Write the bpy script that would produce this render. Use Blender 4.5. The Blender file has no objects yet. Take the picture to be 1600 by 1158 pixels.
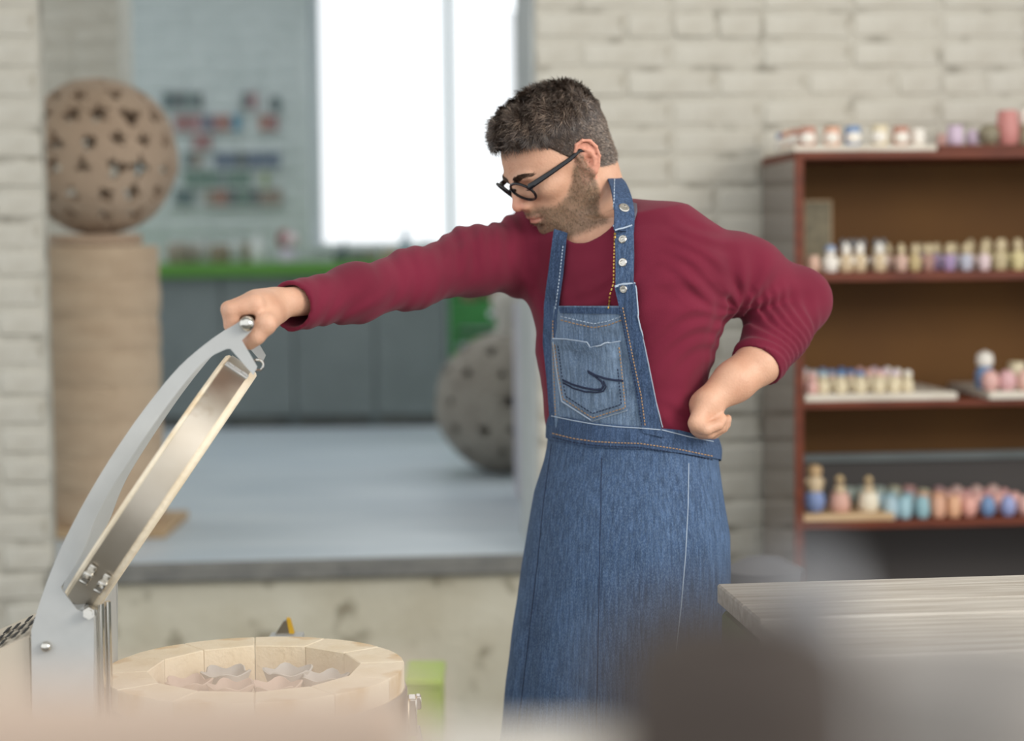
import bpy, bmesh, math, random
import numpy as np
from mathutils import Vector, Matrix, Quaternion
from mathutils.bvhtree import BVHTree
from mathutils import noise as mnoise

random.seed(7)
SC = bpy.context.scene
COL = SC.collection
PI = math.pi

# ------------------------------------------------------------------ camera
F = 3000.0                       # focal length in pixels of the 1600 px frame
CAMZ = 1.44
PITCH = math.atan(199 / F)
ROLL = math.radians(0.6)
C0 = Vector((0, 0, CAMZ))
_f = Vector((0, math.cos(PITCH), -math.sin(PITCH)))
_r0 = Vector((1, 0, 0)); _u0 = _r0.cross(_f)
_r = _r0 * math.cos(ROLL) - _u0 * math.sin(ROLL)
_u = _u0 * math.cos(ROLL) + _r0 * math.sin(ROLL)
cam_d = bpy.data.cameras.new('camera'); cam = bpy.data.objects.new('camera', cam_d); COL.objects.link(cam)
M = Matrix((( _r.x, _u.x, -_f.x, C0.x), (_r.y, _u.y, -_f.y, C0.y), (_r.z, _u.z, -_f.z, C0.z), (0, 0, 0, 1)))
cam.matrix_world = M
cam_d.sensor_width = 36; cam_d.lens = F / 1600 * 36
cam_d.clip_start = 0.05; cam_d.clip_end = 100
cam_d.dof.use_dof = True; cam_d.dof.focus_distance = 3.08; cam_d.dof.aperture_fstop = 1.9
SC.camera = cam

# ------------------------------------------------------------------ world, lights, exposure
SC.view_settings.view_transform = 'Standard'; SC.view_settings.look = 'None'
SC.view_settings.gamma = 1; SC.view_settings.exposure = 0.0; SC.view_settings.use_curve_mapping = False
SC.cycles.use_denoising = True
SC.cycles.max_bounces = 8; SC.cycles.diffuse_bounces = 5; SC.cycles.glossy_bounces = 4
SC.cycles.sample_clamp_indirect = 8
W = bpy.data.worlds.new('overcast_sky'); SC.world = W; W.use_nodes = True
bg = W.node_tree.nodes['Background']
bg.inputs[0].default_value = (0.94, 0.975, 1.0, 1); bg.inputs[1].default_value = 1.36

def area(name, loc, target, sx, sy, power, color):
    d = bpy.data.lights.new(name, 'AREA'); d.shape = 'RECTANGLE'; d.size = sx; d.size_y = sy
    d.energy = power; d.color = color
    o = bpy.data.objects.new(name, d); COL.objects.link(o); o.location = loc
    o.rotation_euler = (Vector(target) - Vector(loc)).to_track_quat('-Z', 'Y').to_euler()
    return o
area('daylight_window_right', (3.0, 1.0, 2.7), (0.2, 3.2, 1.2), 1.7, 1.3, 88, (1.0, 0.93, 0.84))
area('overhead_fill', (0.3, 3.9, 3.2), (0.3, 4.6, 0.5), 2.4, 0.5, 10, (1.0, 0.93, 0.85))  # added fill light from above, no fixture hangs there

# ------------------------------------------------------------------ projection helpers (pixel + real depth -> point)
CAMC = C0.copy()
def ray(px, py):
    return _f + _r * ((px - 800) / F) + _u * ((579 - py) / F)
def P(px, py, d):
    r = ray(px, py); return CAMC + r * (d / r.y)
def PPL(px, py, p0, n):
    r = ray(px, py); n = Vector(n); return CAMC + r * ((Vector(p0) - CAMC).dot(n) / r.dot(n))
def PZ(px, py, z):
    r = ray(px, py); return CAMC + r * ((z - CAMZ) / r.z)

SZ = 1.165                       # metres per modelling unit of the kiln and the man
# ------------------------------------------------------------------ materials
def hexc(r, g, b):
    def l(c):
        c /= 255; return c / 12.92 if c <= 0.04045 else ((c + 0.055) / 1.055) ** 2.4
    return (l(r), l(g), l(b), 1)
def mat(name, col, rough=0.6, metal=0.0, col2=None, scale=20, detail=4, bump=0.0, bscale=None, stretch=None,
        spec=0.5, trans=0.0, lo=0.35, hi=0.7, coat=0.0, sss=0.0, sheen=0.0, third=None, tscale=6, tlo=0.6, thi=0.7):
    m = bpy.data.materials.new(name); m.use_nodes = True
    nt = m.node_tree; N = nt.nodes; L = nt.links; b = N['Principled BSDF']
    b.inputs['Base Color'].default_value = col; b.inputs['Roughness'].default_value = rough
    b.inputs['Metallic'].default_value = metal; b.inputs['Specular IOR Level'].default_value = spec
    b.inputs['Transmission Weight'].default_value = trans; b.inputs['Coat Weight'].default_value = coat
    if sss:
        b.inputs['Subsurface Weight'].default_value = sss
        b.inputs['Subsurface Radius'].default_value = (0.012, 0.005, 0.003); b.inputs['Subsurface Scale'].default_value = 1.0
    if sheen: b.inputs['Sheen Weight'].default_value = sheen
    tc = N.new('ShaderNodeTexCoord'); mp = N.new('ShaderNodeMapping'); L.new(tc.outputs['Object'], mp.inputs[0])
    if stretch: mp.inputs['Scale'].default_value = stretch
    def noise(sc, det=detail):
        n = N.new('ShaderNodeTexNoise'); n.inputs['Scale'].default_value = sc; n.inputs['Detail'].default_value = det
        L.new(mp.outputs[0], n.inputs['Vector']); return n
    def ramp(src, a, c):
        r = N.new('ShaderNodeMapRange'); r.inputs[1].default_value = a; r.inputs[2].default_value = c; L.new(src, r.inputs[0]); return r.outputs[0]
    cur = None
    if col2:
        n = noise(scale); mx = N.new('ShaderNodeMix'); mx.data_type = 'RGBA'
        mx.inputs[6].default_value = col; mx.inputs[7].default_value = col2
        L.new(ramp(n.outputs['Fac'], lo, hi), mx.inputs[0]); cur = mx.outputs[2]
    if third:
        n = noise(tscale); mx = N.new('ShaderNodeMix'); mx.data_type = 'RGBA'
        if cur: L.new(cur, mx.inputs[6])
        else: mx.inputs[6].default_value = col
        mx.inputs[7].default_value = third
        L.new(ramp(n.outputs['Fac'], tlo, thi), mx.inputs[0]); cur = mx.outputs[2]
    if cur: L.new(cur, b.inputs['Base Color'])
    if bump:
        n = noise(bscale or scale * 2); bp = N.new('ShaderNodeBump'); bp.inputs['Strength'].default_value = 1.0
        bp.inputs['Distance'].default_value = bump; L.new(n.outputs['Fac'], bp.inputs['Height']); L.new(bp.outputs[0], b.inputs['Normal'])
    return m

# ------------------------------------------------------------------ mesh helpers
class MB:
    def __init__(s): s.v = []; s.f = []; s.smooth = True
    def add(s, vs, fs):
        o = len(s.v); s.v += [tuple(v) for v in vs]; s.f += [tuple(i + o for i in f) for f in fs]; return s
    def box(s, c, size, rot=None, bev=0.0):
        bm = bmesh.new(); bmesh.ops.create_cube(bm, size=1.0)
        for v in bm.verts: v.co = Vector((v.co.x * size[0], v.co.y * size[1], v.co.z * size[2]))
        if bev: bmesh.ops.bevel(bm, geom=bm.edges[:], offset=bev, segments=1, affect='EDGES')
        R = rot.to_matrix() if hasattr(rot, 'to_matrix') else (rot or Matrix.Identity(3))
        s.bm(bm, Matrix.Translation(Vector(c)) @ R.to_4x4()); return s
    def bm(s, bm, mtx=None):
        bm.verts.index_update()
        vs = [(mtx @ v.co) if mtx else v.co.copy() for v in bm.verts]; fs = [[v.index for v in f.verts] for f in bm.faces]
        bm.free(); return s.add(vs, fs)
    def hexa(s, p, bev=0.0):
        # p: 8 points, bottom ring 0-3, top ring 4-7
        bm = bmesh.new(); vs = [bm.verts.new(q) for q in p]
        for q in ((3, 2, 1, 0), (4, 5, 6, 7), (0, 1, 5, 4), (1, 2, 6, 5), (2, 3, 7, 6), (3, 0, 4, 7)): bm.faces.new([vs[i] for i in q])
        bmesh.ops.recalc_face_normals(bm, faces=bm.faces[:])
        if bev: bmesh.ops.bevel(bm, geom=bm.edges[:], offset=bev, segments=2, affect='EDGES')
        return s.bm(bm)
    def prism(s, poly, thick, mtx, bev=0.0):
        # poly in local xy, extruded along local z from 0 to thick
        bm = bmesh.new(); vs = [bm.verts.new((x, y, 0)) for x, y in poly]
        f = bm.faces.new(vs); r = bmesh.ops.extrude_face_region(bm, geom=[f])
        for g in r['geom']:
            if isinstance(g, bmesh.types.BMVert): g.co.z += thick
        bmesh.ops.recalc_face_normals(bm, faces=bm.faces[:])
        if bev:
            es = [e for e in bm.edges if len(e.link_faces) == 2 and e.calc_face_angle(0) > 0.9]
            bmesh.ops.bevel(bm, geom=es, offset=bev, segments=2, affect='EDGES')
        return s.bm(bm, mtx)
    def tube(s, pts, rad, n=8, cap=True, flat=1.0, up=None):
        pts = [Vector(p) for p in pts]; rad = [rad] * len(pts) if not hasattr(rad, '__len__') else rad
        vs = []; fs = []; prev = None
        for i, p in enumerate(pts):
            t = (pts[min(i + 1, len(pts) - 1)] - pts[max(i - 1, 0)]).normalized()
            if prev is None:
                a = Vector(up) if up else (Vector((0, 0, 1)) if abs(t.z) < 0.9 else Vector((1, 0, 0)))
            else: a = prev
            a = (a - t * a.dot(t)).normalized(); prev = a; bnr = t.cross(a)
            for k in range(n):
                an = 2 * PI * k / n
                vs.append(p + (a * math.cos(an) * flat + bnr * math.sin(an)) * rad[i])
        for i in range(len(pts) - 1):
            for k in range(n):
                k2 = (k + 1) % n; fs.append((i * n + k, i * n + k2, (i + 1) * n + k2, (i + 1) * n + k))
        if cap:
            fs.append(tuple(range(n - 1, -1, -1))); fs.append(tuple((len(pts) - 1) * n + k for k in range(n)))
        return s.add(vs, fs)
    def lathe(s, prof, n=24, mtx=None, sx=1.0, sy=1.0, wob=0.0, seed=0):
        vs = []; fs = []; rn = random.Random(seed)
        ph = [rn.uniform(0, 6.28) for _ in range(4)]
        for (r, z) in prof:
            for k in range(n):
                a = 2 * PI * k / n
                q = 1 + wob * (math.sin(2 * a + ph[0] + z * 30) + 0.6 * math.sin(3 * a + ph[1] - z * 50))
                v = Vector((r * math.cos(a) * sx * q, r * math.sin(a) * sy * q, z)); vs.append(mtx @ v if mtx else v)
        m = len(prof)
        for i in range(m - 1):
            for k in range(n):
                k2 = (k + 1) % n; fs.append((i * n + k, i * n + k2, (i + 1) * n + k2, (i + 1) * n + k))
        if prof[0][0] > 1e-6: fs.append(tuple(range(n - 1, -1, -1)))
        if prof[-1][0] > 1e-6: fs.append(tuple((m - 1) * n + k for k in range(n)))
        return s.add(vs, fs)
    def ball(s, c, r, n=14, m=9, mtx=None):
        rx, ry, rz = r if hasattr(r, '__len__') else (r, r, r)
        prof = [(max(1e-5, math.sin(PI * i / m)), -math.cos(PI * i / m)) for i in range(m + 1)]
        T = Matrix.Translation(Vector(c)) @ (mtx.to_4x4() if mtx else Matrix.Identity(4)) @ Matrix.Diagonal((rx, ry, rz, 1))
        return s.lathe(prof, n, T)
    def mesh(s, name, smooth=None, angle=None):
        me = bpy.data.meshes.new(name); me.from_pydata(s.v, [], s.f); me.update()
        if smooth is None: smooth = s.smooth
        if smooth:
            me.polygons.foreach_set('use_smooth', [True] * len(me.polygons))
            me.set_sharp_from_angle(angle=math.radians(angle or 38))
        return me

def obj(name, mb, m, parent=None, world=False, smooth=None, kind=None, label=None, angle=None):
    me = mb if isinstance(mb, bpy.types.Mesh) else mb.mesh(name, smooth, angle)
    o = bpy.data.objects.new(name, me); COL.objects.link(o)
    if m:
        if not me.materials: me.materials.append(m)
        if me.materials[0] != m:
            o.material_slots[0].link = 'OBJECT'; o.material_slots[0].material = m
    if parent:
        o.parent = parent
        if world: o.matrix_parent_inverse = WM(parent).inverted()
    if kind: o['kind'] = kind
    if label: o['label'] = label
    return o
def WM(o):
    m = o.matrix_basis.copy()
    return (WM(o.parent) @ o.matrix_parent_inverse @ m) if o.parent else m
def tag(o, label, cat, group=None):
    o['label'] = label; o['category'] = cat
    if group: o['group'] = group
    return o
def thing(name, label, cat, loc=(0, 0, 0), rz=0.0, group=None):
    o = bpy.data.objects.new(name, None); COL.objects.link(o); o.location = loc; o.rotation_euler = (0, 0, rz)
    o.empty_display_size = 0.05
    return tag(o, label, cat, group)
def struct(name, mb, m, parent=None, **k): return obj(name, mb, m, parent, kind='structure', **k)
ORD = ['first', 'second', 'third', 'fourth', 'fifth', 'sixth', 'seventh', 'eighth', 'ninth', 'tenth', 'eleventh', 'twelfth',
       'thirteenth', 'fourteenth', 'fifteenth', 'sixteenth', 'seventeenth', 'eighteenth', 'nineteenth', 'twentieth']

# ------------------------------------------------------------------ signed distance modelling (for the figure)
class Grid:
    def __init__(s, xs, ys, zs):
        s.x = np.asarray(xs, np.float32); s.y = np.asarray(ys, np.float32); s.z = np.asarray(zs, np.float32)
        s.F = np.full((len(xs), len(ys), len(zs)), 5.0, np.float32)
    def sl(s, lo, hi):
        out = []
        for a, l, h in zip((s.x, s.y, s.z), lo, hi):
            i = max(0, int(np.searchsorted(a, l)) - 1); j = min(len(a), int(np.searchsorted(a, h)) + 1); out.append(slice(i, max(j, i + 1)))
        return tuple(out)
    def pts(s, sl): return s.x[sl[0]][:, None, None], s.y[sl[1]][None, :, None], s.z[sl[2]][None, None, :]
    def op(s, fn, lo, hi, k=0.0, mode='u'):
        sl = s.sl(lo, hi); X, Y, Z = s.pts(sl); d = fn(X, Y, Z).astype(np.float32); A = s.F[sl]
        if mode == 'u':
            if k <= 0: s.F[sl] = np.minimum(A, d)
            else:
                h = np.clip(0.5 + 0.5 * (d - A) / k, 0, 1); s.F[sl] = d + (A - d) * h - k * h * (1 - h)
        elif mode == 's':
            d = -d
            if k <= 0: s.F[sl] = np.maximum(A, d)
            else:
                h = np.clip(0.5 - 0.5 * (d - A) / k, 0, 1); s.F[sl] = d + (A - d) * h + k * h * (1 - h)
        elif mode == 'add': s.F[sl] = A + d
    def capsule(s, a, b, ra, rb, k=0.02, mode='u'):
        a = Vector(a); b = Vector(b); r = max(ra, rb) + k + 0.012
        lo = [min(a[i], b[i]) - r for i in range(3)]; hi = [max(a[i], b[i]) + r for i in range(3)]
        ab = b - a; l2 = max(ab.length_squared, 1e-9)
        def fn(X, Y, Z):
            px, py, pz = X - a.x, Y - a.y, Z - a.z
            t = np.clip((px * ab.x + py * ab.y + pz * ab.z) / l2, 0, 1)
            return np.sqrt((px - t * ab.x) ** 2 + (py - t * ab.y) ** 2 + (pz - t * ab.z) ** 2) - (ra + (rb - ra) * t)
        s.op(fn, lo, hi, k, mode)
    def chain(s, pts, rs, k=0.02, mode='u'):
        for i in range(len(pts) - 1): s.capsule(pts[i], pts[i + 1], rs[i], rs[i + 1], k, mode)
    def ellipsoid(s, c, r, R=None, k=0.02, mode='u'):
        c = Vector(c); R = R or Matrix.Identity(3); m = max(r) + k + 0.012
        lo = [c[i] - m for i in range(3)]; hi = [c[i] + m for i in range(3)]
        def fn(X, Y, Z):
            px, py, pz = X - c.x, Y - c.y, Z - c.z
            q = [(px * R[0][j] + py * R[1][j] + pz * R[2][j]) for j in range(3)]
            k0 = np.sqrt(sum((q[j] / r[j]) ** 2 for j in range(3))); k1 = np.sqrt(sum((q[j] / r[j] ** 2) ** 2 for j in range(3))) + 1e-6
            return k0 * (k0 - 1) / k1
        s.op(fn, lo, hi, k, mode)
    def surface(s):
        Fv = s.F; S = Fv < 0; nx, ny, nz = S.shape
        cnt = np.zeros((nx - 1, ny - 1, nz - 1), np.uint8)
        for i in (0, 1):
            for j in (0, 1):
                for k in (0, 1): cnt += S[i:nx - 1 + i, j:ny - 1 + j, k:nz - 1 + k]
        act = (cnt > 0) & (cnt < 8); I, J, K = np.nonzero(act)
        idx = np.full(act.shape, -1, np.int32); idx[I, J, K] = np.arange(len(I))
        acc = np.zeros((len(I), 3)); n = np.zeros(len(I)); cs = [(a, b, c) for a in (0, 1) for b in (0, 1) for c in (0, 1)]
        val = {c: Fv[I + c[0], J + c[1], K + c[2]] for c in cs}
        pos = {c: np.stack([s.x[I + c[0]], s.y[J + c[1]], s.z[K + c[2]]], 1) for c in cs}
        for c in cs:
            for ax in range(3):
                if c[ax] == 0:
                    d = list(c); d[ax] = 1; d = tuple(d); a, b = val[c], val[d]; m = (a < 0) != (b < 0)
                    t = np.where(m, a / np.where(m, a - b, 1), 0)[:, None]
                    acc += np.where(m[:, None], pos[c] + (pos[d] - pos[c]) * t, 0); n += m
        V = acc / n[:, None]; faces = []
        for ax in range(3):
            A = S.take(range(0, S.shape[ax] - 1), ax); B = S.take(range(1, S.shape[ax]), ax)
            i, j, k = np.nonzero(A != B); o = [i, j, k]; u, w = [(1, 2), (2, 0), (0, 1)][ax]
            ok = (o[u] > 0) & (o[w] > 0) & (o[u] < act.shape[u]) & (o[w] < act.shape[w])
            o = [q[ok] for q in o]; ins = A[tuple(o)]
            def g(du, dw):
                q = [o[0].copy(), o[1].copy(), o[2].copy()]; q[u] -= du; q[w] -= dw; return idx[tuple(q)]
            q = np.stack([g(1, 1), g(0, 1), g(0, 0), g(1, 0)], 1); q[~ins] = q[~ins][:, ::-1]; faces.append(q)
        return V, np.concatenate(faces)
def np_mesh(name, V, Fc, smooth_it=0):
    me = bpy.data.meshes.new(name); me.vertices.add(len(V)); me.loops.add(len(Fc) * 4); me.polygons.add(len(Fc))
    if smooth_it:
        e = np.concatenate([Fc[:, [0, 1]], Fc[:, [1, 2]], Fc[:, [2, 3]], Fc[:, [3, 0]]])
        for _ in range(smooth_it):
            acc = np.zeros_like(V); n = np.zeros(len(V))
            for a in range(3):
                acc[:, a] = np.bincount(e[:, 0], V[e[:, 1], a], len(V)) + np.bincount(e[:, 1], V[e[:, 0], a], len(V))
            n = np.bincount(e[:, 0], minlength=len(V)) + np.bincount(e[:, 1], minlength=len(V))
            V = V * 0.5 + 0.5 * acc / np.maximum(n, 1)[:, None]
    me.vertices.foreach_set('co', V.astype(np.float32).ravel())
    me.loops.foreach_set('vertex_index', Fc.astype(np.int32).ravel())
    me.polygons.foreach_set('loop_start', np.arange(0, len(Fc) * 4, 4, dtype=np.int32))
    me.polygons.foreach_set('use_smooth', np.ones(len(Fc), bool))
    me.update(calc_edges=True); me.validate(); return me
# ------------------------------------------------------------------ materials of the place
m_paint = mat('white_painted_brick', hexc(206, 203, 192), 0.75, col2=hexc(190, 185, 172), scale=9, detail=6, bump=0.006, bscale=45,
              third=hexc(150, 142, 125), tscale=13, tlo=0.66, thi=0.8)
m_mortar = mat('painted_mortar', hexc(196, 192, 180), 0.85, col2=hexc(112, 105, 92), scale=9, detail=8, lo=0.52, hi=0.74, bump=0.006, bscale=60)
m_backpaint = mat('cool_white_painted_brick', hexc(200, 208, 208), 0.7, col2=hexc(182, 192, 192), scale=6, bump=0.005, bscale=40)
m_render = mat('stained_render', hexc(205, 200, 182), 0.85, col2=hexc(186, 178, 156), scale=3.5, detail=8, bump=0.006, bscale=30,
               third=hexc(116, 106, 84), tscale=7.5, tlo=0.575, thi=0.70)
m_nosing = mat('grey_concrete_nosing', hexc(128, 127, 122), 0.75, col2=hexc(104, 104, 102), scale=14, bump=0.004, bscale=50)
m_floorup = mat('blue_grey_painted_floor', hexc(204, 214, 221), 0.42, col2=hexc(184, 197, 207), scale=1.6, detail=6, stretch=(1, 3, 1), bump=0.0008, bscale=22, spec=0.8)
m_floorlow = mat('grey_concrete_floor', hexc(120, 118, 112), 0.6, col2=hexc(100, 98, 94), scale=4, bump=0.003)
m_ceil = mat('white_ceiling', hexc(215, 213, 206), 0.9)
m_jamb = mat('grey_plaster_jamb', hexc(190, 194, 192), 0.8, col2=hexc(175, 180, 180), scale=8)
m_alu = mat('white_window_frame', hexc(215, 222, 225), 0.4)
m_tealalu = mat('teal_grey_mullion', hexc(120, 150, 152), 0.4)
m_dark = mat('dark_green_metal', hexc(30, 50, 48), 0.4)
m_glass = mat('window_glass', (1, 1, 1, 1), 0.0, trans=1.0)
m_glass.node_tree.nodes['Principled BSDF'].inputs['IOR'].default_value = 1.02

# wall with the opening: plane through (0,5.4), turned 5 degrees
WY = 5.4; WA = math.radians(5.0); WR = Matrix.Rotation(WA, 3, 'Z'); WN = WR @ Vector((0, 1, 0)); WO = Vector((0, WY, 0))
def wl(p):        # world -> wall frame
    return WR.transposed() @ (Vector(p) - WO)
def wallpx(px, py): return wl(PPL(px, py, WO, WN))
TH = 0.45
FZ = PPL(560, 875, WO, WN).z          # raised floor level
xl = wallpx(66, 300).x; xr = wallpx(839, 300).x
XMIN, XMAX, ZTOP = -3.2, 3.2, 3.3
def wall_piece(x0, x1, z0, z1, y0=0.0, y1=TH):
    return MB().box(((x0 + x1) / 2, (y0 + y1) / 2, (z0 + z1) / 2), (x1 - x0, y1 - y0, z1 - z0))
def wall_obj(name, mb, m):
    o = struct(name, mb, m, smooth=False); o.location = WO; o.rotation_euler = (0, 0, WA); return o
w_left = wall_obj('wall_front_left', wall_piece(XMIN, xl, 0, ZTOP, 0, 0.09), m_mortar)
w_right = wall_obj('wall_front_right', wall_piece(xr, XMAX, 0, ZTOP), m_mortar)
w_low = wall_obj('wall_below_step', wall_piece(xl, xr, 0, FZ - 0.045), m_render)
head = wall_obj('wall_above_opening', wall_piece(xl, xr, 2.95, ZTOP), m_render)
jamb = wall_obj('trim_1', wall_piece(xr - 0.012, xr, FZ, 2.95, 0.012, TH), m_jamb)
nos = wall_obj('trim_2', MB().box(((xl + xr) / 2, 0.0, FZ - 0.0225), (xr - xl, 0.08, 0.045), bev=0.005), m_nosing)

# bricks: a few shared, slightly uneven blocks
def brick_mesh(L, H, D, seed):
    rn = random.Random(seed); bm = bmesh.new(); bmesh.ops.create_cube(bm, size=1.0)
    for v in bm.verts: v.co = Vector((v.co.x * L + rn.uniform(-.003, .003), v.co.y * D + rn.uniform(-.002, .002), v.co.z * H + rn.uniform(-.003, .003)))
    bmesh.ops.bevel(bm, geom=bm.edges[:], offset=0.009, segments=1, affect='EDGES')
    me = MB().bm(bm).mesh('brick'); return me
def brick_fill(wall, x0, x1, z0, z1, m, face_y=0.0, L=0.25, H=0.0735, J=0.008, proud=0.005, skip=None, seed=1):
    rn = random.Random(seed); full = [brick_mesh(L, H, 0.03, seed * 10 + i) for i in range(4)]; half = [brick_mesh((L - J) / 2, H, 0.03, seed * 10 + 5 + i) for i in range(2)]
    z = z0 + H / 2; row = 0; n = 0; cuts = {}
    while z < z1:
        x = x0; first = True
        while x < x1 - 0.02:
            if first and row % 2: me, l = half[row % len(half)], (L - J) / 2
            elif rn.random() < 0.12: me, l = half[n % 2], (L - J) / 2
            else: me, l = full[rn.randrange(4)], L
            first = False
            if x + l > x1:
                l = round(x1 - x, 2)
                if l < 0.02: break
                if l not in cuts: cuts[l] = brick_mesh(l, H, 0.03, seed * 10 + 9)
                me = cuts[l]
            cx = x + l / 2
            if not (skip and skip(cx, z)):
                o = obj('brick', me, m, wall); o.location = (cx, face_y - proud + 0.015 + rn.uniform(-.0025, .0025), z + rn.uniform(-.0015, .0015))
                o.rotation_euler = (rn.uniform(-.012, .012), rn.uniform(-.008, .008), rn.uniform(-.01, .01)); n += 1
            x += l + J
        z += H + J; row += 1
    return n
brick_fill(w_right, xr, 1.95, 0.54, 2.62, m_paint, seed=1)
brick_fill(w_left, xl - 1.29, xl, 0.3, 2.62, m_paint, seed=2)

# back room
BY = 9.94
bl = PPL(482, 200, (0, BY, 0), (0, 1, 0)).x            # window left edge
sill = PPL(600, 391, (0, BY, 0), (0, 1, 0)).z
wr_x = 0.62
def bxs(name, x0, x1, y0, y1, z0, z1, m, **k):
    return struct(name, MB().box(((x0 + x1) / 2, (y0 + y1) / 2, (z0 + z1) / 2), (x1 - x0, y1 - y0, z1 - z0)), m, smooth=False, **k)
w_back = bxs('wall_back', -4.2, bl, BY, BY + 0.35, FZ - 0.1, 3.2, m_backpaint)
bxs('wall_back_below_window', bl, wr_x, BY, BY + 0.35, FZ - 0.1, sill, m_backpaint)
bxs('wall_back_above_window', bl, wr_x, BY, BY + 0.35, 2.95, 3.2, m_backpaint)
bxs('wall_back_right', wr_x, 3.4, BY, BY + 0.35, FZ - 0.1, 3.2, m_backpaint)
bxs('wall_side_left', -4.3, -4.2, 5.2, BY + 0.35, 0, 1.35, m_backpaint)
bxs('wall_side_left_top', -4.3, -4.2, 5.2, BY + 0.35, 3.0, 3.3, m_backpaint)
bxs('wall_side_right', 3.4, 3.5, 5.4, BY + 0.35, 0, 3.3, m_backpaint)
bxs('ceiling_back', -4.3, 3.5, 6.3, 7.0, 3.3, 3.4, m_ceil); bxs('ceiling_back_rear', -4.3, 3.5, 9.3, BY + 0.35, 3.2, 3.3, m_ceil)
fl = MB(); fl.v = [(-4.2, 5.08, FZ), (3.4, 5.745, FZ), (3.4, BY, FZ), (-4.2, BY, FZ), (-4.2, 5.08, FZ - .05), (3.4, 5.745, FZ - .05), (3.4, BY, FZ - .05), (-4.2, BY, FZ - .05)]
fl.f = [(0, 1, 2, 3), (7, 6, 5, 4), (0, 4, 5, 1), (1, 5, 6, 2), (2, 6, 7, 3), (3, 7, 4, 0)]
struct('floor_raised', fl, m_floorup, smooth=False)
bxs('floor', -6, 6, -1.5, 5.9, -0.1, 0.0, m_floorlow)
bxs('ceiling', -3.6, 3.6, 2.2, 6.3, 3.3, 3.4, m_ceil)
brick_fill(w_back, PPL(180, 200, (0, BY, 0), (0, 1, 0)).x, bl - 0.03, 1.5, 2.75, m_backpaint, face_y=BY, seed=3)
# projecting brick pier in the back room, left
px_ = PPL(187, 60, (0, 7.6, 0), (0, 1, 0)).x
pier = bxs('wall_pier', px_ - 1.3, px_, 7.6, 7.85, FZ, 3.2, m_paint)
brick_fill(pier, px_ - 0.56, px_, 1.98, 2.5, m_paint, face_y=7.6, seed=4)

# window of the back room
win = struct('window_1', MB().box(((bl + wr_x) / 2, BY + 0.2, sill + 0.02), (wr_x - bl, 0.08, 0.04)), m_alu, smooth=False)
def wbar(x0, x1, z0, z1, nm='window_frame', m=m_alu, y=BY + 0.2, t=0.07):
    return obj(nm, MB().box(((x0 + x1) / 2, y, (z0 + z1) / 2), (x1 - x0, t, z1 - z0), bev=0.004), m, win, smooth=False)
mx_ = PPL(702, 150, (0, BY + .2, 0), (0, 1, 0)).x
wbar(bl, bl + 0.045, sill + .04, 2.95); wbar(wr_x - .045, wr_x, sill + .04, 2.95); wbar(bl, wr_x, 2.91, 2.95)
wbar(mx_ - 0.016, mx_ + 0.016, sill + .04, 2.91, 'mullion', m_tealalu, BY + .16, .10)
for a, b in ((bl + .045, mx_ - .012), (mx_ + .012, wr_x - .045)):
    obj('pane', MB().box(((a + b) / 2, BY + .2, (sill + 2.95) / 2), (b - a, 0.006, 2.87 - sill)), m_glass, win, smooth=False)
sl_ = struct('trim_3', MB().box(((bl + wr_x) / 2, BY + 0.07, sill - 0.0125), (wr_x - bl - .004, 0.17, 0.025), bev=0.004), m_alu, smooth=False); sl_.location.z = 0.028
# ------------------------------------------------------------------ things in the back room
def rock_mat(name, c1, c2, c3): return mat(name, c1, 0.85, col2=c2, scale=6, detail=7, bump=0.012, bscale=30, third=c3, tscale=18, tlo=0.62, thi=0.75)
m_clay = mat('brown_clay', hexc(182, 160, 139), 0.8, col2=hexc(170, 147, 126), scale=5, detail=6, bump=0.004, bscale=60)
m_clayrib = mat('rough_brown_clay', hexc(216, 193, 166), 0.9, col2=hexc(202, 177, 150), scale=7, detail=8, bump=0.012, bscale=50, stretch=(1, 1, 3))
m_claydark = mat('dark_clay_inside', hexc(88, 74, 62), 0.9)
m_stone = rock_mat('grey_grog_clay', hexc(150, 144, 134), hexc(128, 121, 112), hexc(100, 92, 84))
m_ply = mat('pale_plywood', hexc(196, 170, 136), 0.7, col2=hexc(172, 143, 108), scale=5, stretch=(1, 12, 1))
m_green = mat('green_laminate', hexc(96, 150, 62), 0.5, col2=hexc(86, 140, 56), scale=4)
m_greenb = mat('green_enamel', hexc(58, 140, 66), 0.5, col2=hexc(48, 122, 58), scale=4)
m_greypan = mat('dark_grey_panel', hexc(130, 138, 138), 0.7, col2=hexc(120, 128, 128), scale=5)

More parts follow.
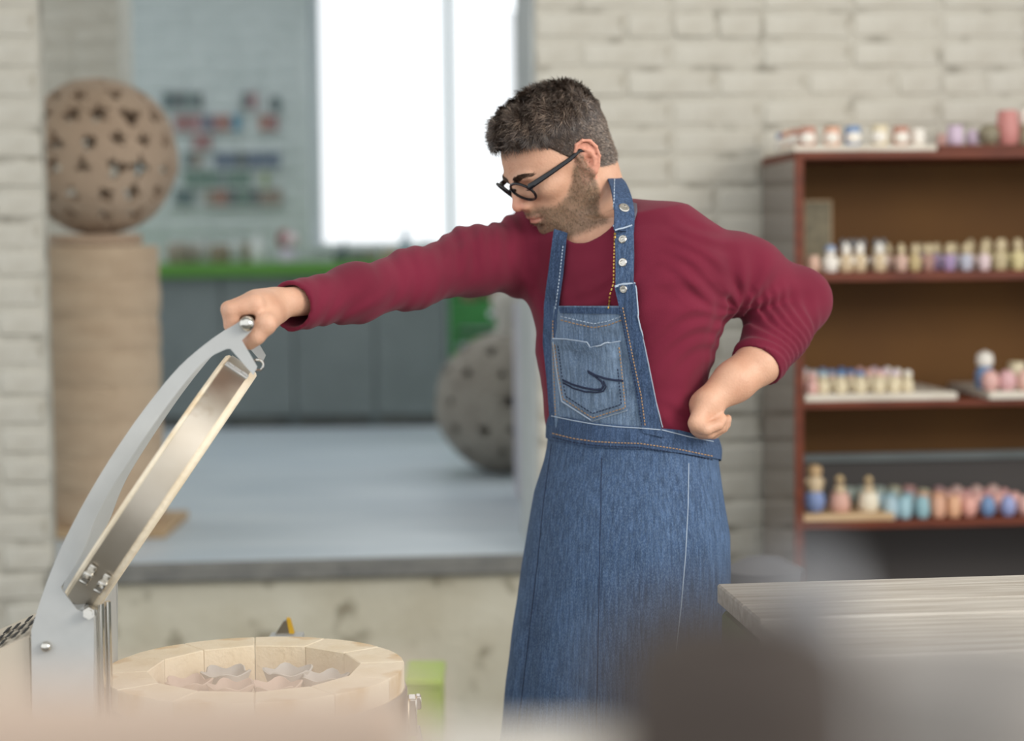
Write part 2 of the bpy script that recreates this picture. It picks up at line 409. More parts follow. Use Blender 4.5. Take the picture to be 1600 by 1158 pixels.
# perforated clay sphere: a real shell with holes cut through it
def perforated(name, label, c, R, rows, hole, m, seed, parent_mat, hole_jit=0.25, th=0.018, star=True):
    rn = random.Random(seed); bm = bmesh.new(); NU, NV = 176, 88
    holes = []
    for (lat, n, off) in rows:
        for k in range(n):
            if rn.random() < 0.04: continue
            a = 2 * PI * (k + off + rn.uniform(-.12, .12)) / n; la = lat + rn.uniform(-.03, .03)
            d = Vector((math.cos(la) * math.cos(a), math.cos(la) * math.sin(a), math.sin(la)))
            holes.append((d, hole * rn.uniform(0.75, 1.15), rn.uniform(0, 6.28), rn.choice((3, 4, 5))))
    vs = []
    for j in range(NV + 1):
        la = -PI / 2 + PI * j / NV
        vs.append([Vector((math.cos(la) * math.cos(2 * PI * i / NU), math.cos(la) * math.sin(2 * PI * i / NU), math.sin(la))) for i in range(NU)])
    def inside(d):
        for (h, r, ph, k) in holes:
            dd = (d - h).length
            if dd < r * 1.35:
                t1 = Vector((-h.y, h.x, 0)); t1 = t1.normalized() if t1.length > .01 else Vector((1, 0, 0)); t2 = h.cross(t1)
                an = math.atan2((d - h).dot(t2), (d - h).dot(t1)); q = r * (0.85 + (0.32 * math.cos(k * an + ph) if star else 0.1 * math.cos(3 * an + ph)))
                if dd < q: return True
        return False
    mask = [[inside(((vs[j][i] + vs[j][(i + 1) % NU] + vs[j + 1][i] + vs[j + 1][(i + 1) % NU]) / 4).normalized()) for i in range(NU)] for j in range(NV)]
    grid = {}
    def V(j, i, r):
        k = (j if 0 < j < NV else j, i % NU if 0 < j < NV else 0, r)
        if k not in grid:
            q = vs[j][i % NU]; w = 1 + 0.008 * math.sin(9 * q.z + 3 * q.x) + 0.006 * mnoise.noise(q * 4 + Vector((seed, 0, 0)))
            grid[k] = bm.verts.new(q * ((R if r else R - th) * w))
        return grid[k]
    for j in range(NV):
        for i in range(NU):
            if mask[j][i]: continue
            for r in (1, 0):
                q = [V(j, i, r), V(j, i + 1, r), V(j + 1, i + 1, r), V(j + 1, i, r)]
                q = list(dict.fromkeys(q))
                if not r: q.reverse()
                if len(q) > 2:
                    try: bm.faces.new(q)
                    except ValueError: pass
            for dj, di, e in ((0, 1, ((j, i + 1), (j + 1, i + 1))), (0, -1, ((j + 1, i), (j, i))), (1, 0, ((j + 1, i + 1), (j + 1, i))), (-1, 0, ((j, i), (j, i + 1)))):
                jj, ii = j + dj, (i + di) % NU
                if 0 <= jj < NV and mask[jj][ii]:
                    (a, b), (c2, d2) = e
                    try: bm.faces.new([V(a, b, 1), V(a, b, 0), V(c2, d2, 0), V(c2, d2, 1)])
                    except ValueError: pass
    bmesh.ops.recalc_face_normals(bm, faces=bm.faces[:])
    o = obj(name, MB().bm(bm), m, angle=50); o.location = c
    return tag(o, label, 'sculpture')

col_c = PZ(163, 846, FZ); cy_ = max(col_c.y, 5.95) + 0.06
col_c = Vector((P(163, 700, cy_).x, cy_, FZ))
base_z = 0.028
bd = obj('plywood_board', MB().box((0, 0, base_z / 2), (0.44, 0.42, base_z), bev=0.004), m_ply); bd.location = (col_c.x + 0.005, col_c.y, FZ)
tag(bd, 'flat plywood board on the raised floor under the ribbed clay column', 'board')
ztop = P(163, 384, cy_).z - FZ - base_z
rad = (P(254, 600, cy_).x - P(163, 600, cy_).x)
t = thing('clay_column', 'tall ribbed brown clay column standing on the plywood board', 'column', (col_c.x, col_c.y, FZ + base_z))
nring = 8; hh = ztop / nring
for i in range(nring):
    rn = random.Random(40 + i); r = rad * (1 + rn.uniform(-.012, .008)); z0 = hh * i
    prof = [(r * .982, z0), (r * .995, z0 + .006), (r * 1.0, z0 + hh * .3), (r * 1.003, z0 + hh * .6), (r * .99, z0 + hh - .008), (r * .98, z0 + hh - .0005)]
    obj('clay_ring', MB().lathe(prof, 48, wob=0.006, seed=i), m_clayrib, t)
slab_h = (P(163, 366, cy_) - P(163, 384, cy_)).z
sb = obj('round_slab', MB().lathe([(rad * .55, 0), (rad * .78, .002), (rad * .8, slab_h * .5), (rad * .77, slab_h)], 40, wob=.01), m_clay)
sb.location = (col_c.x - 0.01, col_c.y, FZ + base_z + ztop); tag(sb, 'thick round clay slab between the column and the perforated sphere', 'slab')
R1 = 0.5 * (P(163, 120, cy_) - P(163, 366, cy_)).z
rows = [(-1.2, 5, .2), (-.86, 10, .0), (-.51, 14, .1), (-.17, 16, .0), (.17, 16, .15), (.51, 14, .1), (.86, 10, .3), (1.2, 5, 0)]
perforated('perforated_clay_sphere', 'large brown clay sphere with cut out star holes on top of the column', (col_c.x + 0.005, col_c.y, FZ + base_z + ztop + slab_h + R1 - .004), R1, rows, 0.118, m_clay, 3, None)
# grey pitted sphere on the floor
g0 = PZ(790, 738, FZ); gy = g0.y + 0.02; R2 = P(790, 635, gy).x - P(680, 635, gy).x
rows2 = [(-1.1, 6, 0), (-.7, 10, .3), (-.3, 13, .1), (.1, 14, .6), (.5, 11, .2), (.9, 8, .5), (1.25, 4, 0)]
perforated('pitted_clay_sphere', 'grey stony clay sphere with small dark holes resting on the blue grey floor', (P(790, 635, gy).x, gy, FZ + R2 - .004), R2, rows2, 0.085, m_stone, 9, None, star=False)

# counter under the window
cd0, cd1 = 9.25, 9.9
cx0, cx1 = -2.6, P(700, 430, cd0).x
ctz = P(560, 409, cd0).z; cbz = P(560, 431, cd0).z
t = thing('counter', 'long counter with green edged top and grey panels below the back window', 'counter', (0, 0, FZ))
obj('countertop', MB().box(((cx0 + cx1) / 2, (cd0 + cd1) / 2, (ctz + cbz) / 2 - FZ), (cx1 - cx0, cd1 - cd0, ctz - cbz), bev=.006), m_green, t, smooth=False)
edges = [cx0 + .02, P(345, 500, cd0).x, P(458, 500, cd0).x, P(585, 500, cd0).x, cx1 - .02]
for a, b in zip(edges, edges[1:]):
    obj('front_panel', MB().box(((a + b) / 2, cd0 + .05, (cbz - FZ) / 2 + .03), (b - a - .008, .02, cbz - FZ - .06), bev=.003), m_greypan, t, smooth=False)
    obj('stile', MB().box((b - .01, cd0 + .09, (cbz - FZ) / 2), (.04, .04, cbz - FZ)), m_greypan, t, smooth=False)
obj('plinth', MB().box(((cx0 + cx1) / 2, cd0 + .1, .03), (cx1 - cx0 - .04, .02, .06)), m_nosing, t, smooth=False)

# green rack to the right of the counter, with two clay pots
rk0, rk1 = 8.45, 8.8; gx0 = P(702, 500, rk0).x; gx1 = gx0 + .42
t = thing('green_rack', 'bright green metal rack standing right of the long counter', 'rack', (0, 0, FZ))
zt = P(740, 478, rk0).z - FZ; z2 = P(740, 512, rk0).z - FZ; z3 = P(740, 520, rk0).z - FZ; z4 = P(740, 534, rk0).z - FZ
obj('back_board', MB().box(((gx0 + gx1) / 2, rk1 - .02, zt + .06), (gx1 - gx0, .02, .34), bev=.003), m_greenb, t, smooth=False)
obj('apron_board', MB().box(((gx0 + gx1) / 2, rk0 + .015, (zt + z2) / 2), (gx1 - gx0 - .05, .02, zt - z2), bev=.003), m_greenb, t, smooth=False)
obj('shelf', MB().box(((gx0 + gx1) / 2, (rk0 + rk1) / 2, (z3 + z4) / 2), (gx1 - gx0, rk1 - rk0 - .05, z3 - z4), bev=.003), m_greenb, t, smooth=False)
obj('top_board', MB().box(((gx0 + gx1) / 2, (rk0 + rk1) / 2 - .01, zt + .008), (gx1 - gx0, rk1 - rk0 - .05, .016), bev=.003), m_greenb, t, smooth=False)
for x in (gx0 + .014, gx1 - .014):
    for y in (rk0 + .014, rk1 - .034): obj('leg', MB().box((x, y, (zt + .1) / 2), (.028, .028, zt + .1), bev=.003), m_greenb, t, smooth=False)
m_pink = mat('pinkish_clay', hexc(180, 150, 130), .8, col2=hexc(160, 128, 110), scale=8)
for k, (px, lab) in enumerate(((736, 'small pinkish brown clay pot on the green rack, left of the pair'), (772, 'small pinkish brown clay pot on the green rack, right of the pair'))):
    q = P(px, 470, rk0 + .12)
    o = obj('clay_pot', MB().lathe([(.001, 0), (.03, 0), (.046, .03), (.05, .06), (.04, .09), (.03, .105), (.033, .115), (.026, .115), (.03, .09), (.001, .06)], 20), m_pink)
    o.location = (q.x, q.y, FZ + zt + .016); tag(o, lab, 'pot')
# pale jug shaped sculpture standing behind the grey sphere
m_pale = mat('pale_grey_ceramic', hexc(196, 192, 184), .6, col2=hexc(176, 170, 160), scale=6)
vy = gy + R2 + .22; vx = P(795, 500, vy).x
zb = P(795, 532, vy).z - FZ
st = thing('stool', 'small grey stool behind the pitted sphere holding the pale ceramic figure', 'stool', (vx + .02, vy, FZ))
obj('seat', MB().lathe([(.001, zb - .03), (.11, zb - .03), (.115, zb - .015), (.11, zb), (.001, zb)], 24), m_greypan, st)
for k in range(4):
    a = PI / 4 + k * PI / 2; obj('leg', MB().tube([(.12 * math.cos(a), .12 * math.sin(a), 0), (.08 * math.cos(a), .08 * math.sin(a), zb - .025)], .011, 8), m_greypan, st)
hv = P(795, 452, vy).z - FZ - zb
t = thing('ceramic_figure', 'pale grey tall ceramic figure with a small white knob, behind the pitted sphere', 'sculpture', (vx, vy, FZ + zb))
obj('body', MB().lathe([(.001, 0), (.05, 0), (.06, hv * .12), (.048, hv * .3), (.062, hv * .55), (.07, hv * .8), (.05, hv * .97), (.001, hv)], 24, sx=1.05, sy=.9), m_pale, t)
obj('knob', MB().ball((-.072, -.02, hv * .52), .014), mat('white_glaze', hexc(225, 230, 235), .3), t)
obj('arm', MB().tube([(.055, 0, hv * .8), (.1, -.01, hv * .6), (.105, -.01, hv * .25), (.06, 0, .05)], [.02, .018, .017, .018], 10), m_pale, t)

# pale lilac board against the jamb, dark post at the window
by0, by1 = 6.05, 6.75
bx0, bx1 = P(838, 700, by0).x, P(804, 700, by1).x
dv = Vector((bx1 - bx0, by1 - by0, 0)); ang = math.atan2(dv.y, dv.x)
hb = P(804, 470, by1).z - FZ
o = obj('leaning_board', MB().box((dv.length / 2, -.014, hb / 2), (dv.length, .028, hb), bev=.003), mat('pale_lilac_board', hexc(196, 192, 200), .6, col2=hexc(182, 178, 188), scale=3), smooth=False)
o.location = (bx0, by0, FZ); o.rotation_euler = (0, 0, ang); tag(o, 'tall pale lilac board standing on edge beside the right jamb', 'board')
py_ = 9.6; pa, pb = P(803, 100, py_).x, P(813, 100, py_).x
o = obj('dark_post', MB().box(((pa + pb) / 2, 0, (P(808, 17, py_).z - FZ) / 2), (pb - pa, .03, P(808, 17, py_).z - FZ), bev=.003), m_dark, smooth=False)
o.location = (0, py_, FZ); tag(o, 'narrow dark green post standing in front of the bright window', 'post')

# strips of glaze samples on the back wall
m_strip = mat('white_sample_rail', hexc(190, 198, 198), .6)
cols = {'r': hexc(150, 92, 92), 'p': hexc(165, 120, 125), 'o': hexc(160, 105, 88), 'b': hexc(70, 140, 170), 'n': hexc(85, 100, 125), 'd': hexc(80, 88, 90),
        'g': hexc(95, 125, 112), 'k': hexc(70, 95, 98), 'y': hexc(150, 165, 120), 'w': hexc(170, 178, 176), 't': hexc(140, 120, 105), 'e': hexc(112, 130, 128)}
smat = {k: mat('glaze_' + k, tuple(.82 * a + .18 * b for a, b in zip(v, hexc(172, 184, 184))), .5) for k, v in cols.items()}
strips = [(254, 316, 158, 'kdded', 'dark grey strip of glaze samples, top left on the back wall'),
          (376, 402, 158, 'dp', 'short dark and pink pair of glaze samples, top row on the back wall'),
          (422, 438, 163, 'dk', 'short grey pair of glaze samples nearest the window, top row'),
          (272, 376, 193, 'rrpnrob', 'long red strip of glaze samples ending in a blue tile'),
          (404, 434, 192, 'or', 'short rust red pair of glaze samples right of the long red strip'),
          (301, 330, 221, 'rr', 'lone pair of red glaze samples on the back wall'),
          (287, 314, 249, 'kt', 'short blue green and brown pair of glaze samples, left of the dark blue strip'),
          (334, 438, 251, 'nndnnn', 'long dark blue strip of glaze samples on the back wall'),
          (286, 392, 280, 'gggegg', 'long pale green strip of glaze samples on the back wall'),
          (408, 420, 281, 'y', 'single yellow green glaze sample right of the pale green strip'),
          (272, 302, 308, 'kk', 'short dark green pair of glaze samples, bottom row on the back wall'),
          (320, 440, 309, 'todgdtt', 'long brown and orange strip of glaze samples, bottom row')]
for (a, b, y, s, lab) in strips:
    p0 = PPL(a, y, (0, BY - .02, 0), (0, 1, 0)); p1 = PPL(b, y, (0, BY - .02, 0), (0, 1, 0)); w = (p1.x - p0.x) / len(s)
    t = thing('glaze_sample_strip', lab, 'tile samples', ((p0.x + p1.x) / 2, BY - .008, p0.z), group='glaze sample strips on the back wall')
    obj('rail', MB().box((0, -.006, -.048), (p1.x - p0.x + .03, .024, .012)), m_strip, t, smooth=False)
    me = MB().box((0, 0, 0), (w * .9, .012, .084), bev=.003).mesh('tile', False)
    for k, ch in enumerate(s):
        q = obj('tile', me, smat[ch], t); q.location = (p0.x - (p0.x + p1.x) / 2 + w * (k + .5), -.008, 0)

# jars and bottles on the counter
jars = [(278, 30, 38, (150, 140, 128), 'jar', 'brown stoneware jar at the left end of the counter'), (298, 26, 33, (168, 160, 150), 'jar', 'squat beige jar second from the left on the counter'),
        (318, 32, 26, (190, 192, 190), 'jar', 'tall pale jar third from the left on the counter'), (344, 26, 34, (140, 128, 112), 'jar', 'dark brown jar at the middle of the jars on the counter'),
        (366, 34, 24, (200, 206, 206), 'bottle', 'white bottle behind the jars on the counter'), (384, 28, 34, (148, 138, 120), 'jar', 'wide brown jar right of the white bottle'),
        (403, 40, 22, (214, 218, 218), 'bottle', 'tall white bottle nearest the red figure on the counter'),
        (538, 26, 10, (90, 110, 112), 'bottle', 'thin grey green bottle on the counter before the window'), (532, 12, 22, (70, 80, 84), 'jar', 'low dark jar on the counter before the window'),
        (556, 14, 30, (120, 128, 120), 'jar', 'low grey jar beside the dark one before the window'), (580, 13, 26, (140, 138, 122), 'jar', 'low beige jar before the window'),
        (610, 11, 24, (178, 150, 110), 'jar', 'small orange brown jar before the window'), (634, 46, 15, (150, 170, 184), 'bottle', 'tall pale blue bottle standing before the window'),
        (668, 24, 22, (170, 182, 184), 'jar', 'pale jar half hidden by the raised sleeve')]
for k, (px, h, w, c, cat, lab) in enumerate(jars):
    jy = 9.45 + .13 * (k % 3); q = P(px, 405, jy); s = jy / F; H = (h + 8) * s; R = w * s / 2
    t = thing('stoneware_' + cat, lab, cat, (q.x, jy, ctz)); mm = mat('stoneware_%s' % cat, hexc(*c), .5)
    if cat == 'bottle':
        obj('body', MB().lathe([(.001, 0), (R * .9, 0), (R, H * .1), (R, H * .6), (R * .45, H * .76), (R * .4, H * .9), (.001, H * .9)], 18), mm, t); obj('cap', MB().lathe([(.001, H * .9), (R * .5, H * .9), (R * .5, H), (.001, H)], 14), m_alu, t)
    else:
        obj('body', MB().lathe([(.001, 0), (R * .8, 0), (R, H * .3), (R * .95, H * .7), (R * .75, H * .86), (.001, H * .86)], 18), mm, t); obj('lid', MB().lathe([(.001, H * .85), (R * .8, H * .85), (R * .78, H * .93), (R * .2, H), (.001, H)], 18), m_strip, t)
q = P(450, 400, 9.4); s = 9.4 / F
t = thing('painted_figure', 'small red and white painted figure on the counter left of the window', 'figurine', (q.x, 9.4, ctz))
obj('body', MB().lathe([(.001, 0), (13 * s, 0), (14 * s, 10 * s), (9 * s, 22 * s), (.001, 24 * s)], 18), mat('lilac_glaze', hexc(196, 190, 206), .4), t)
obj('head', MB().ball((4 * s, 0, 34 * s), 13 * s), mat('pale_pink_glaze', hexc(220, 200, 205), .4), t)
obj('hair', MB().ball((-6 * s, 2 * s, 35 * s), (11 * s, 12 * s, 16 * s)), mat('dark_red_glaze', hexc(130, 62, 60), .4), t)
# ------------------------------------------------------------------ cabinet with painted ceramics
m_wood = mat('red_brown_varnished_wood', hexc(112, 54, 32), 0.5, col2=hexc(90, 40, 24), scale=6, stretch=(1.5, 8, 8), spec=.3)
m_side = mat('glossy_brown_side', hexc(86, 66, 56), 0.13, col2=hexc(70, 52, 44), scale=4, spec=.8, coat=.6)
m_backp = mat('olive_brown_hardboard', hexc(112, 74, 26), 0.75, col2=hexc(98, 63, 22), scale=2.5)
m_tray = mat('pale_tray_board', hexc(222, 214, 200), 0.6, col2=hexc(206, 196, 180), scale=8)
m_traywood = mat('raw_pine_tray', hexc(206, 176, 138), 0.6, col2=hexc(190, 158, 118), scale=8, stretch=(1, 6, 6))
CY = -0.43                                    # front plane of the cabinet in the wall frame
def cpl(px, py, y): return wl(PPL(px, py, WO + WN * y, WN))
c0 = cpl(1242, 500, CY).x
zt1, zt0 = cpl(1260, 237, CY).z, cpl(1260, 249, CY).z
shz = []                                      # (top, bottom) of the shelves at the front
for a, b in ((426, 441), (629, 640), (817, 829)): shz.append((cpl(1262, a, CY).z, cpl(1262, b, CY).z))
shz.append((.34, .32)); shz.append((.08, .06))
CW = 1.15; CDP = 0.40
ct = thing('cabinet', 'open red brown wooden cabinet of painted ceramics against the white brick wall', 'cabinet', WO + WR @ Vector((c0, CY, 0)), WA)
def cb(name, x0, x1, y0, y1, z0, z1, m, bev=.002): return obj(name, MB().box(((x0 + x1) / 2, (y0 + y1) / 2, (z0 + z1) / 2), (x1 - x0, y1 - y0, z1 - z0), bev=bev), m, ct, smooth=False)
ST = 0.022
cb('side_panel', 0, ST, .002, CDP, 0, zt0, m_side); cb('side_panel', CW - ST, CW, .002, CDP, 0, zt0, m_side)
cb('edge_strip', -.001, ST + .001, -.004, .002, 0, zt0, m_wood, .001); cb('edge_strip', CW - ST, CW, -.004, .002, 0, zt0, m_wood, .001)
cb('top_board', 0, CW, 0, CDP, zt0, zt1, m_wood)
for a, b in shz: cb('shelf', ST, CW - ST, 0.002, CDP - .014, b, a, m_wood)
zrail = cpl(1400, 712, CY + CDP).z
cb('back_panel', ST, CW - ST, CDP - .012, CDP - .004, zrail + .012, zt0, m_backp, 0)
cb('back_rail', ST, CW - ST, CDP - .03, CDP - .004, zrail - .012, zrail + .012, m_greypan)
cb('back_panel', ST, CW - ST, CDP - .012, CDP - .004, .06, zrail - .012, mat('dark_grey_back', hexc(82, 78, 76), .7), 0)
SH = [zt1, shz[0][0], shz[1][0], shz[2][0]]   # tops of the four levels with things on them
def slot(px, lev, y):                         # cabinet-local x under a pixel column for a thing standing y behind the front edge
    z = SH[lev]; lo, hi = -.3, 1.4
    for _ in range(30):
        mid = (lo + hi) / 2; w = WO + WR @ Vector((c0 + mid, CY + y, z)); v = w - C0
        px2 = 800 + F * v.dot(_r) / v.dot(_f)
        if px2 < px: lo = mid
        else: hi = mid
    return lo
def place(o, x, y, z, rz=0):
    o.location = WO + WR @ Vector((c0 + x, CY + y, z)); o.rotation_euler = (0, 0, WA + rz); return o
def tray(name, pa, pb, lev, y0, y1, th, m, lab):
    a, b = slot(pa, lev, y0), slot(pb, lev, y0)
    o = obj(name, MB().box(((b - a) / 2, (y1 - y0) / 2, th / 2), (b - a, y1 - y0, th), bev=.002), m, smooth=False)
    place(o, a, y0, SH[lev] + .0005); tag(o, lab, 'tray'); return th + .001
tT = tray('tray', 1240, 1464, 0, .004, .36, .015, m_tray, 'pale flat tray under the cups on top of the cabinet, left')
tT2 = tray('tray', 1467, 1625, 0, .03, .36, .016, m_wood, 'dark brown board under the pots on top of the cabinet, right')
t3 = tray('tray', 1258, 1496, 2, .005, .35, .019, m_tray, 'long pale tray on the third shelf from the top under the small cream figures')
t3b = tray('tray', 1546, 1640, 2, -.012, .34, .020, m_tray, 'pale tray at the right end of the third shelf, jutting over the edge')
t4 = tray('tray', 1251, 1398, 3, .004, .22, .019, m_traywood, 'raw pine tray under three tall figures at the left of the lowest shelf')
# framed print leaning at the back of the second level
pa, pb = slot(1258, 1, .34), slot(1303, 1, .34)
zp1 = cpl(1280, 312, CY + .34).z
t = thing('leaning_print', 'pale mottled print leaning in the back left corner of the second shelf', 'picture'); place(t, (pa + pb) / 2, .35, SH[1])
obj('board', MB().box((0, .012, (zp1 - SH[1]) / 2), (pb - pa, .006, zp1 - SH[1]), bev=.001), m_traywood, t, smooth=False)
obj('print', MB().box((0, .007, (zp1 - SH[1]) / 2), (pb - pa - .01, .003, zp1 - SH[1] - .012)), mat('mottled_print', hexc(150, 140, 112), .6, col2=hexc(112, 104, 84), scale=40), t, smooth=False)

GM = {}
def g(c, spots=None):
    k = (c, spots)
    if k not in GM:
        GM[k] = mat('glaze_%d' % len(GM), hexc(*c), .45, col2=(hexc(*spots) if spots else None), scale=70 if spots else 20, lo=.5, hi=.56)
    return GM[k]
PINK, LBLUE, BLUE, LILAC = (218, 172, 164), (172, 196, 206), (112, 142, 182), (184, 180, 202)
CREAM, WHITE, TAN, ORANGE, TERRA = (222, 208, 176), (236, 230, 220), (206, 184, 150), (222, 172, 144), (186, 130, 110)
# prototypes: lists of (part name, mesh), unit height 1
def lm(name, prof, n=16, **k): return MB().lathe(prof, n, **k).mesh(name)
me_cup = lm('body', [(.001, 0), (.34, 0), (.43, .18), (.45, .45), (.40, .8), (.37, 1.0), (.33, 1.0), (.36, .8), (.001, .35)])
me_front = MB().ball((0, -.20, .42), (.40, .31, .41), 14, 8).mesh('white_front')
me_rim = lm('rim', [(.385, .84), (.41, .86), (.40, 1.03), (.33, 1.04), (.33, .9)])
me_egg = lm('body', [(.001, 0), (.25, 0), (.40, .2), (.44, .42), (.38, .72), (.24, .93), (.001, 1.0)])
me_ball = lm('body', [(.001, 0), (.3, .02), (.46, .25), (.5, .5), (.46, .75), (.3, .94), (.001, 1.0)])
me_lowb = lm('body', [(.001, 0), (.30, 0), (.36, .12), (.35, .42), (.24, .58), (.001, .62)])
me_head = MB().ball((0, 0, .74), (.25, .24, .26), 14, 9).mesh('head')
me_hat = lm('hat', [(.27, .80), (.27, .86), (.2, .98), (.001, 1.04)])
me_tuft = MB().ball((-.18, 0, .94), (.17, .17, .17), 10, 7).ball((.18, 0, .94), (.17, .17, .17), 10, 7).mesh('ears')
me_arm = MB().tube([(.24, -.05, .5), (.36, -.12, .36), (.22, -.26, .3)], [.07, .06, .05], 7).tube([(-.24, -.05, .5), (-.36, -.12, .36), (-.22, -.26, .3)], [.07, .06, .05], 7).mesh('arms')
me_hair = lm('hair', [(.29, .62), (.33, .74), (.28, .93), (.001, 1.03)])
me_crown = MB()
for k in range(7):
    a = 2 * PI * k / 7; me_crown.ball((.2 * math.cos(a), .2 * math.sin(a), .98), (.09, .09, .13), 8, 6)
me_crown.ball((0, 0, 1.08), (.13, .13, .15), 8, 6); me_crown = me_crown.mesh('crown')
def fig(name, lab, cat, parts, x, y, z, h, wid=1.0, rz=0, group=None):
    t = thing(name, lab, cat, group=group); place(t, x, y, z, rz)
    for (me, m) in parts:
        o = obj(me.name.split('.')[0], me, m, t); o.scale = (h * wid, h * wid, h)
    return t
px2m = 5.05 / F
# level 0: cups on the tray, front row then a column going back on the left, then the pots on the dark board
top = [(1262, 29, TERRA, 'terracotta rimmed white cup, first in the front row, top tray'), (1300, 29, ORANGE, 'orange brown rimmed white cup, second in the front row, top tray'),
       (1332, 30, BLUE, 'bright blue cup with a white front on the top tray'), (1374, 31, CREAM, 'cream rimmed white cup right of the bright blue cup on the top tray'),
       (1407, 29, TERRA, 'rust rimmed cup with white front, second from the right on the top tray'), (1434, 25, WHITE, 'small all white cup at the right end of the top tray')]
for k, (px, h, c, lab) in enumerate(top):
    y = .05; fig('painted_cup', lab, 'cup', [(me_cup, g(c)), (me_front, g(WHITE)), (me_rim, g(c))], slot(px, 0, y), y, SH[0] + tT, h * px2m, 1.02, random.uniform(-.5, .3), 'painted cups on the top tray')
for k in range(4):
    y = .11 + .065 * k; c = (TERRA, ORANGE, TERRA, BLUE)[k]
    fig('painted_cup', ['red rimmed white cup right behind the front left cup on the top tray', 'orange rimmed cup third back at the left of the top tray',
        'red rimmed white cup fourth back along the left edge of the top tray', 'blue cup at the far back left corner of the top tray'][k], 'cup',
        [(me_cup, g(c)), (me_front, g(WHITE)), (me_rim, g(c))], .032 + .003 * k, y, SH[0] + tT, 28 * px2m, 1.0, -.6, 'painted cups on the top tray')
for (px, h, me, c, sp, wid, lab, y) in [(1453, 25, me_cup, PINK, None, .9, 'small pink cup at the left end of the dark top board', .12), (1470, 24, me_cup, LBLUE, (196, 190, 150), .8, 'light blue and cream cup on the dark top board', .10),
        (1492, 31, me_cup, (206, 186, 206), None, .98, 'pale lilac cup on the dark top board', .10), (1519, 28, me_egg, (190, 172, 190), None, .9, 'mauve egg shaped pot left of the dark flowered ball', .12),
        (1545, 34, me_ball, (70, 62, 58), (196, 186, 150), 1.0, 'dark flowered ball shaped pot on top of the cabinet', .10)]:
    x = slot(px, 0, y); z = SH[0] + (tT2 if px > 1470 else .0005)
    if px in (1453, 1470): x = slot(px + 22, 0, y) - .0; z = SH[0] + tT2
    if px == 1470: x = slot(1478 + 8, 0, y + .08); y += .08; 
    if px == 1453: x = slot(1473, 0, y + .19); y += .19
    fig('painted_pot', lab, 'pot', [(me, g(c, sp)), (me_rim if me is me_cup else me_head, g(c, sp))] if me is me_cup else [(me, g(c, sp))], x, y, z, h * px2m, wid)
y = .11; x = slot(1574, 0, y)
fig('painted_pot', 'tall pink pot with a yellow green top at the right end of the cabinet top', 'pot', [(me_cup, g((196, 130, 124))), (me_head, g((206, 198, 140))), (me_hair, g((214, 160, 150)))], x, y, SH[0] + tT2, 56 * px2m, .74)
x = slot(1603, 0, y)
fig('painted_pot', 'dark flowered pot with a white ball top, last at the right on the cabinet', 'pot', [(me_lowb, g((70, 62, 58), (210, 196, 160))), (me_head, g(WHITE)), (me_hat, g(WHITE))], x, y, SH[0] + tT2, 58 * px2m, .72)
# level 1
y = .06
z1 = SH[1]
fig('painted_pot', 'small pale pink pot at the left end of the second shelf', 'pot', [(me_cup, g((216, 178, 156)))], slot(1270, 1, y), y, z1, 26 * px2m, 1.0)
fig('figurine', 'white figurine with blue cap at the left of the second shelf', 'figurine', [(me_lowb, g(WHITE)), (me_head, g(WHITE)), (me_hat, g((150, 168, 196))), (me_arm, g(WHITE))], slot(1297, 1, y), y, z1, 42 * px2m, .82, .3)
for px, lab in ((1322, 'left one of the pair of white figurines with dark grey ears'), (1343, 'right one of the pair of white figurines with dark grey ears'), (1374, 'white figurine with grey ears standing alone beside the rows of dolls')):
    fig('figurine', lab + ' on the second shelf', 'figurine', [(me_lowb, g(TAN)), (me_head, g(WHITE)), (me_tuft, g((112, 112, 112))), (me_arm, g(WHITE))], slot(px, 1, y), y, z1, 47 * px2m, .66, random.uniform(-.3, .3), 'eared figurines on the second shelf')
dolls = [(1408, (206, 160, 170), (200, 186, 120), 'pink spotted'), (1427, (206, 186, 140), (150, 130, 80), 'tan spotted'), (1450, (110, 100, 84), (226, 160, 150), 'dark brown spotted'), (1480, (110, 130, 176), (214, 140, 160), 'blue spotted'),
         (1509, (150, 160, 190), (220, 210, 200), 'pale blue'), (1535, (206, 176, 190), (236, 226, 210), 'pale pink'), (1562, (200, 186, 150), (160, 140, 100), 'straw coloured'), (1588, (216, 206, 160), (190, 170, 110), 'pale yellow'), (1612, (206, 196, 176), (160, 150, 120), 'grey cream')]
for k, (px, c, sp, nm) in enumerate(dolls):
    for r in range(3):
        y = .05 + .085 * r; h = (44 + (6 if px > 1550 else 0)) * px2m
        fig('doll_figurine', '%s doll figurine with cream head, %s row, second shelf' % (nm, ('front', 'middle', 'back')[r]), 'figurine',
            [(me_lowb, g(c, sp)), (me_head, g((218, 202, 166), (150, 128, 92))), (me_arm, g(c, sp))], slot(px, 1, .05) - .012 * r + .004 * (k % 2), y, z1, h, .60, random.uniform(-.3, .3), 'doll figurines on the second shelf')
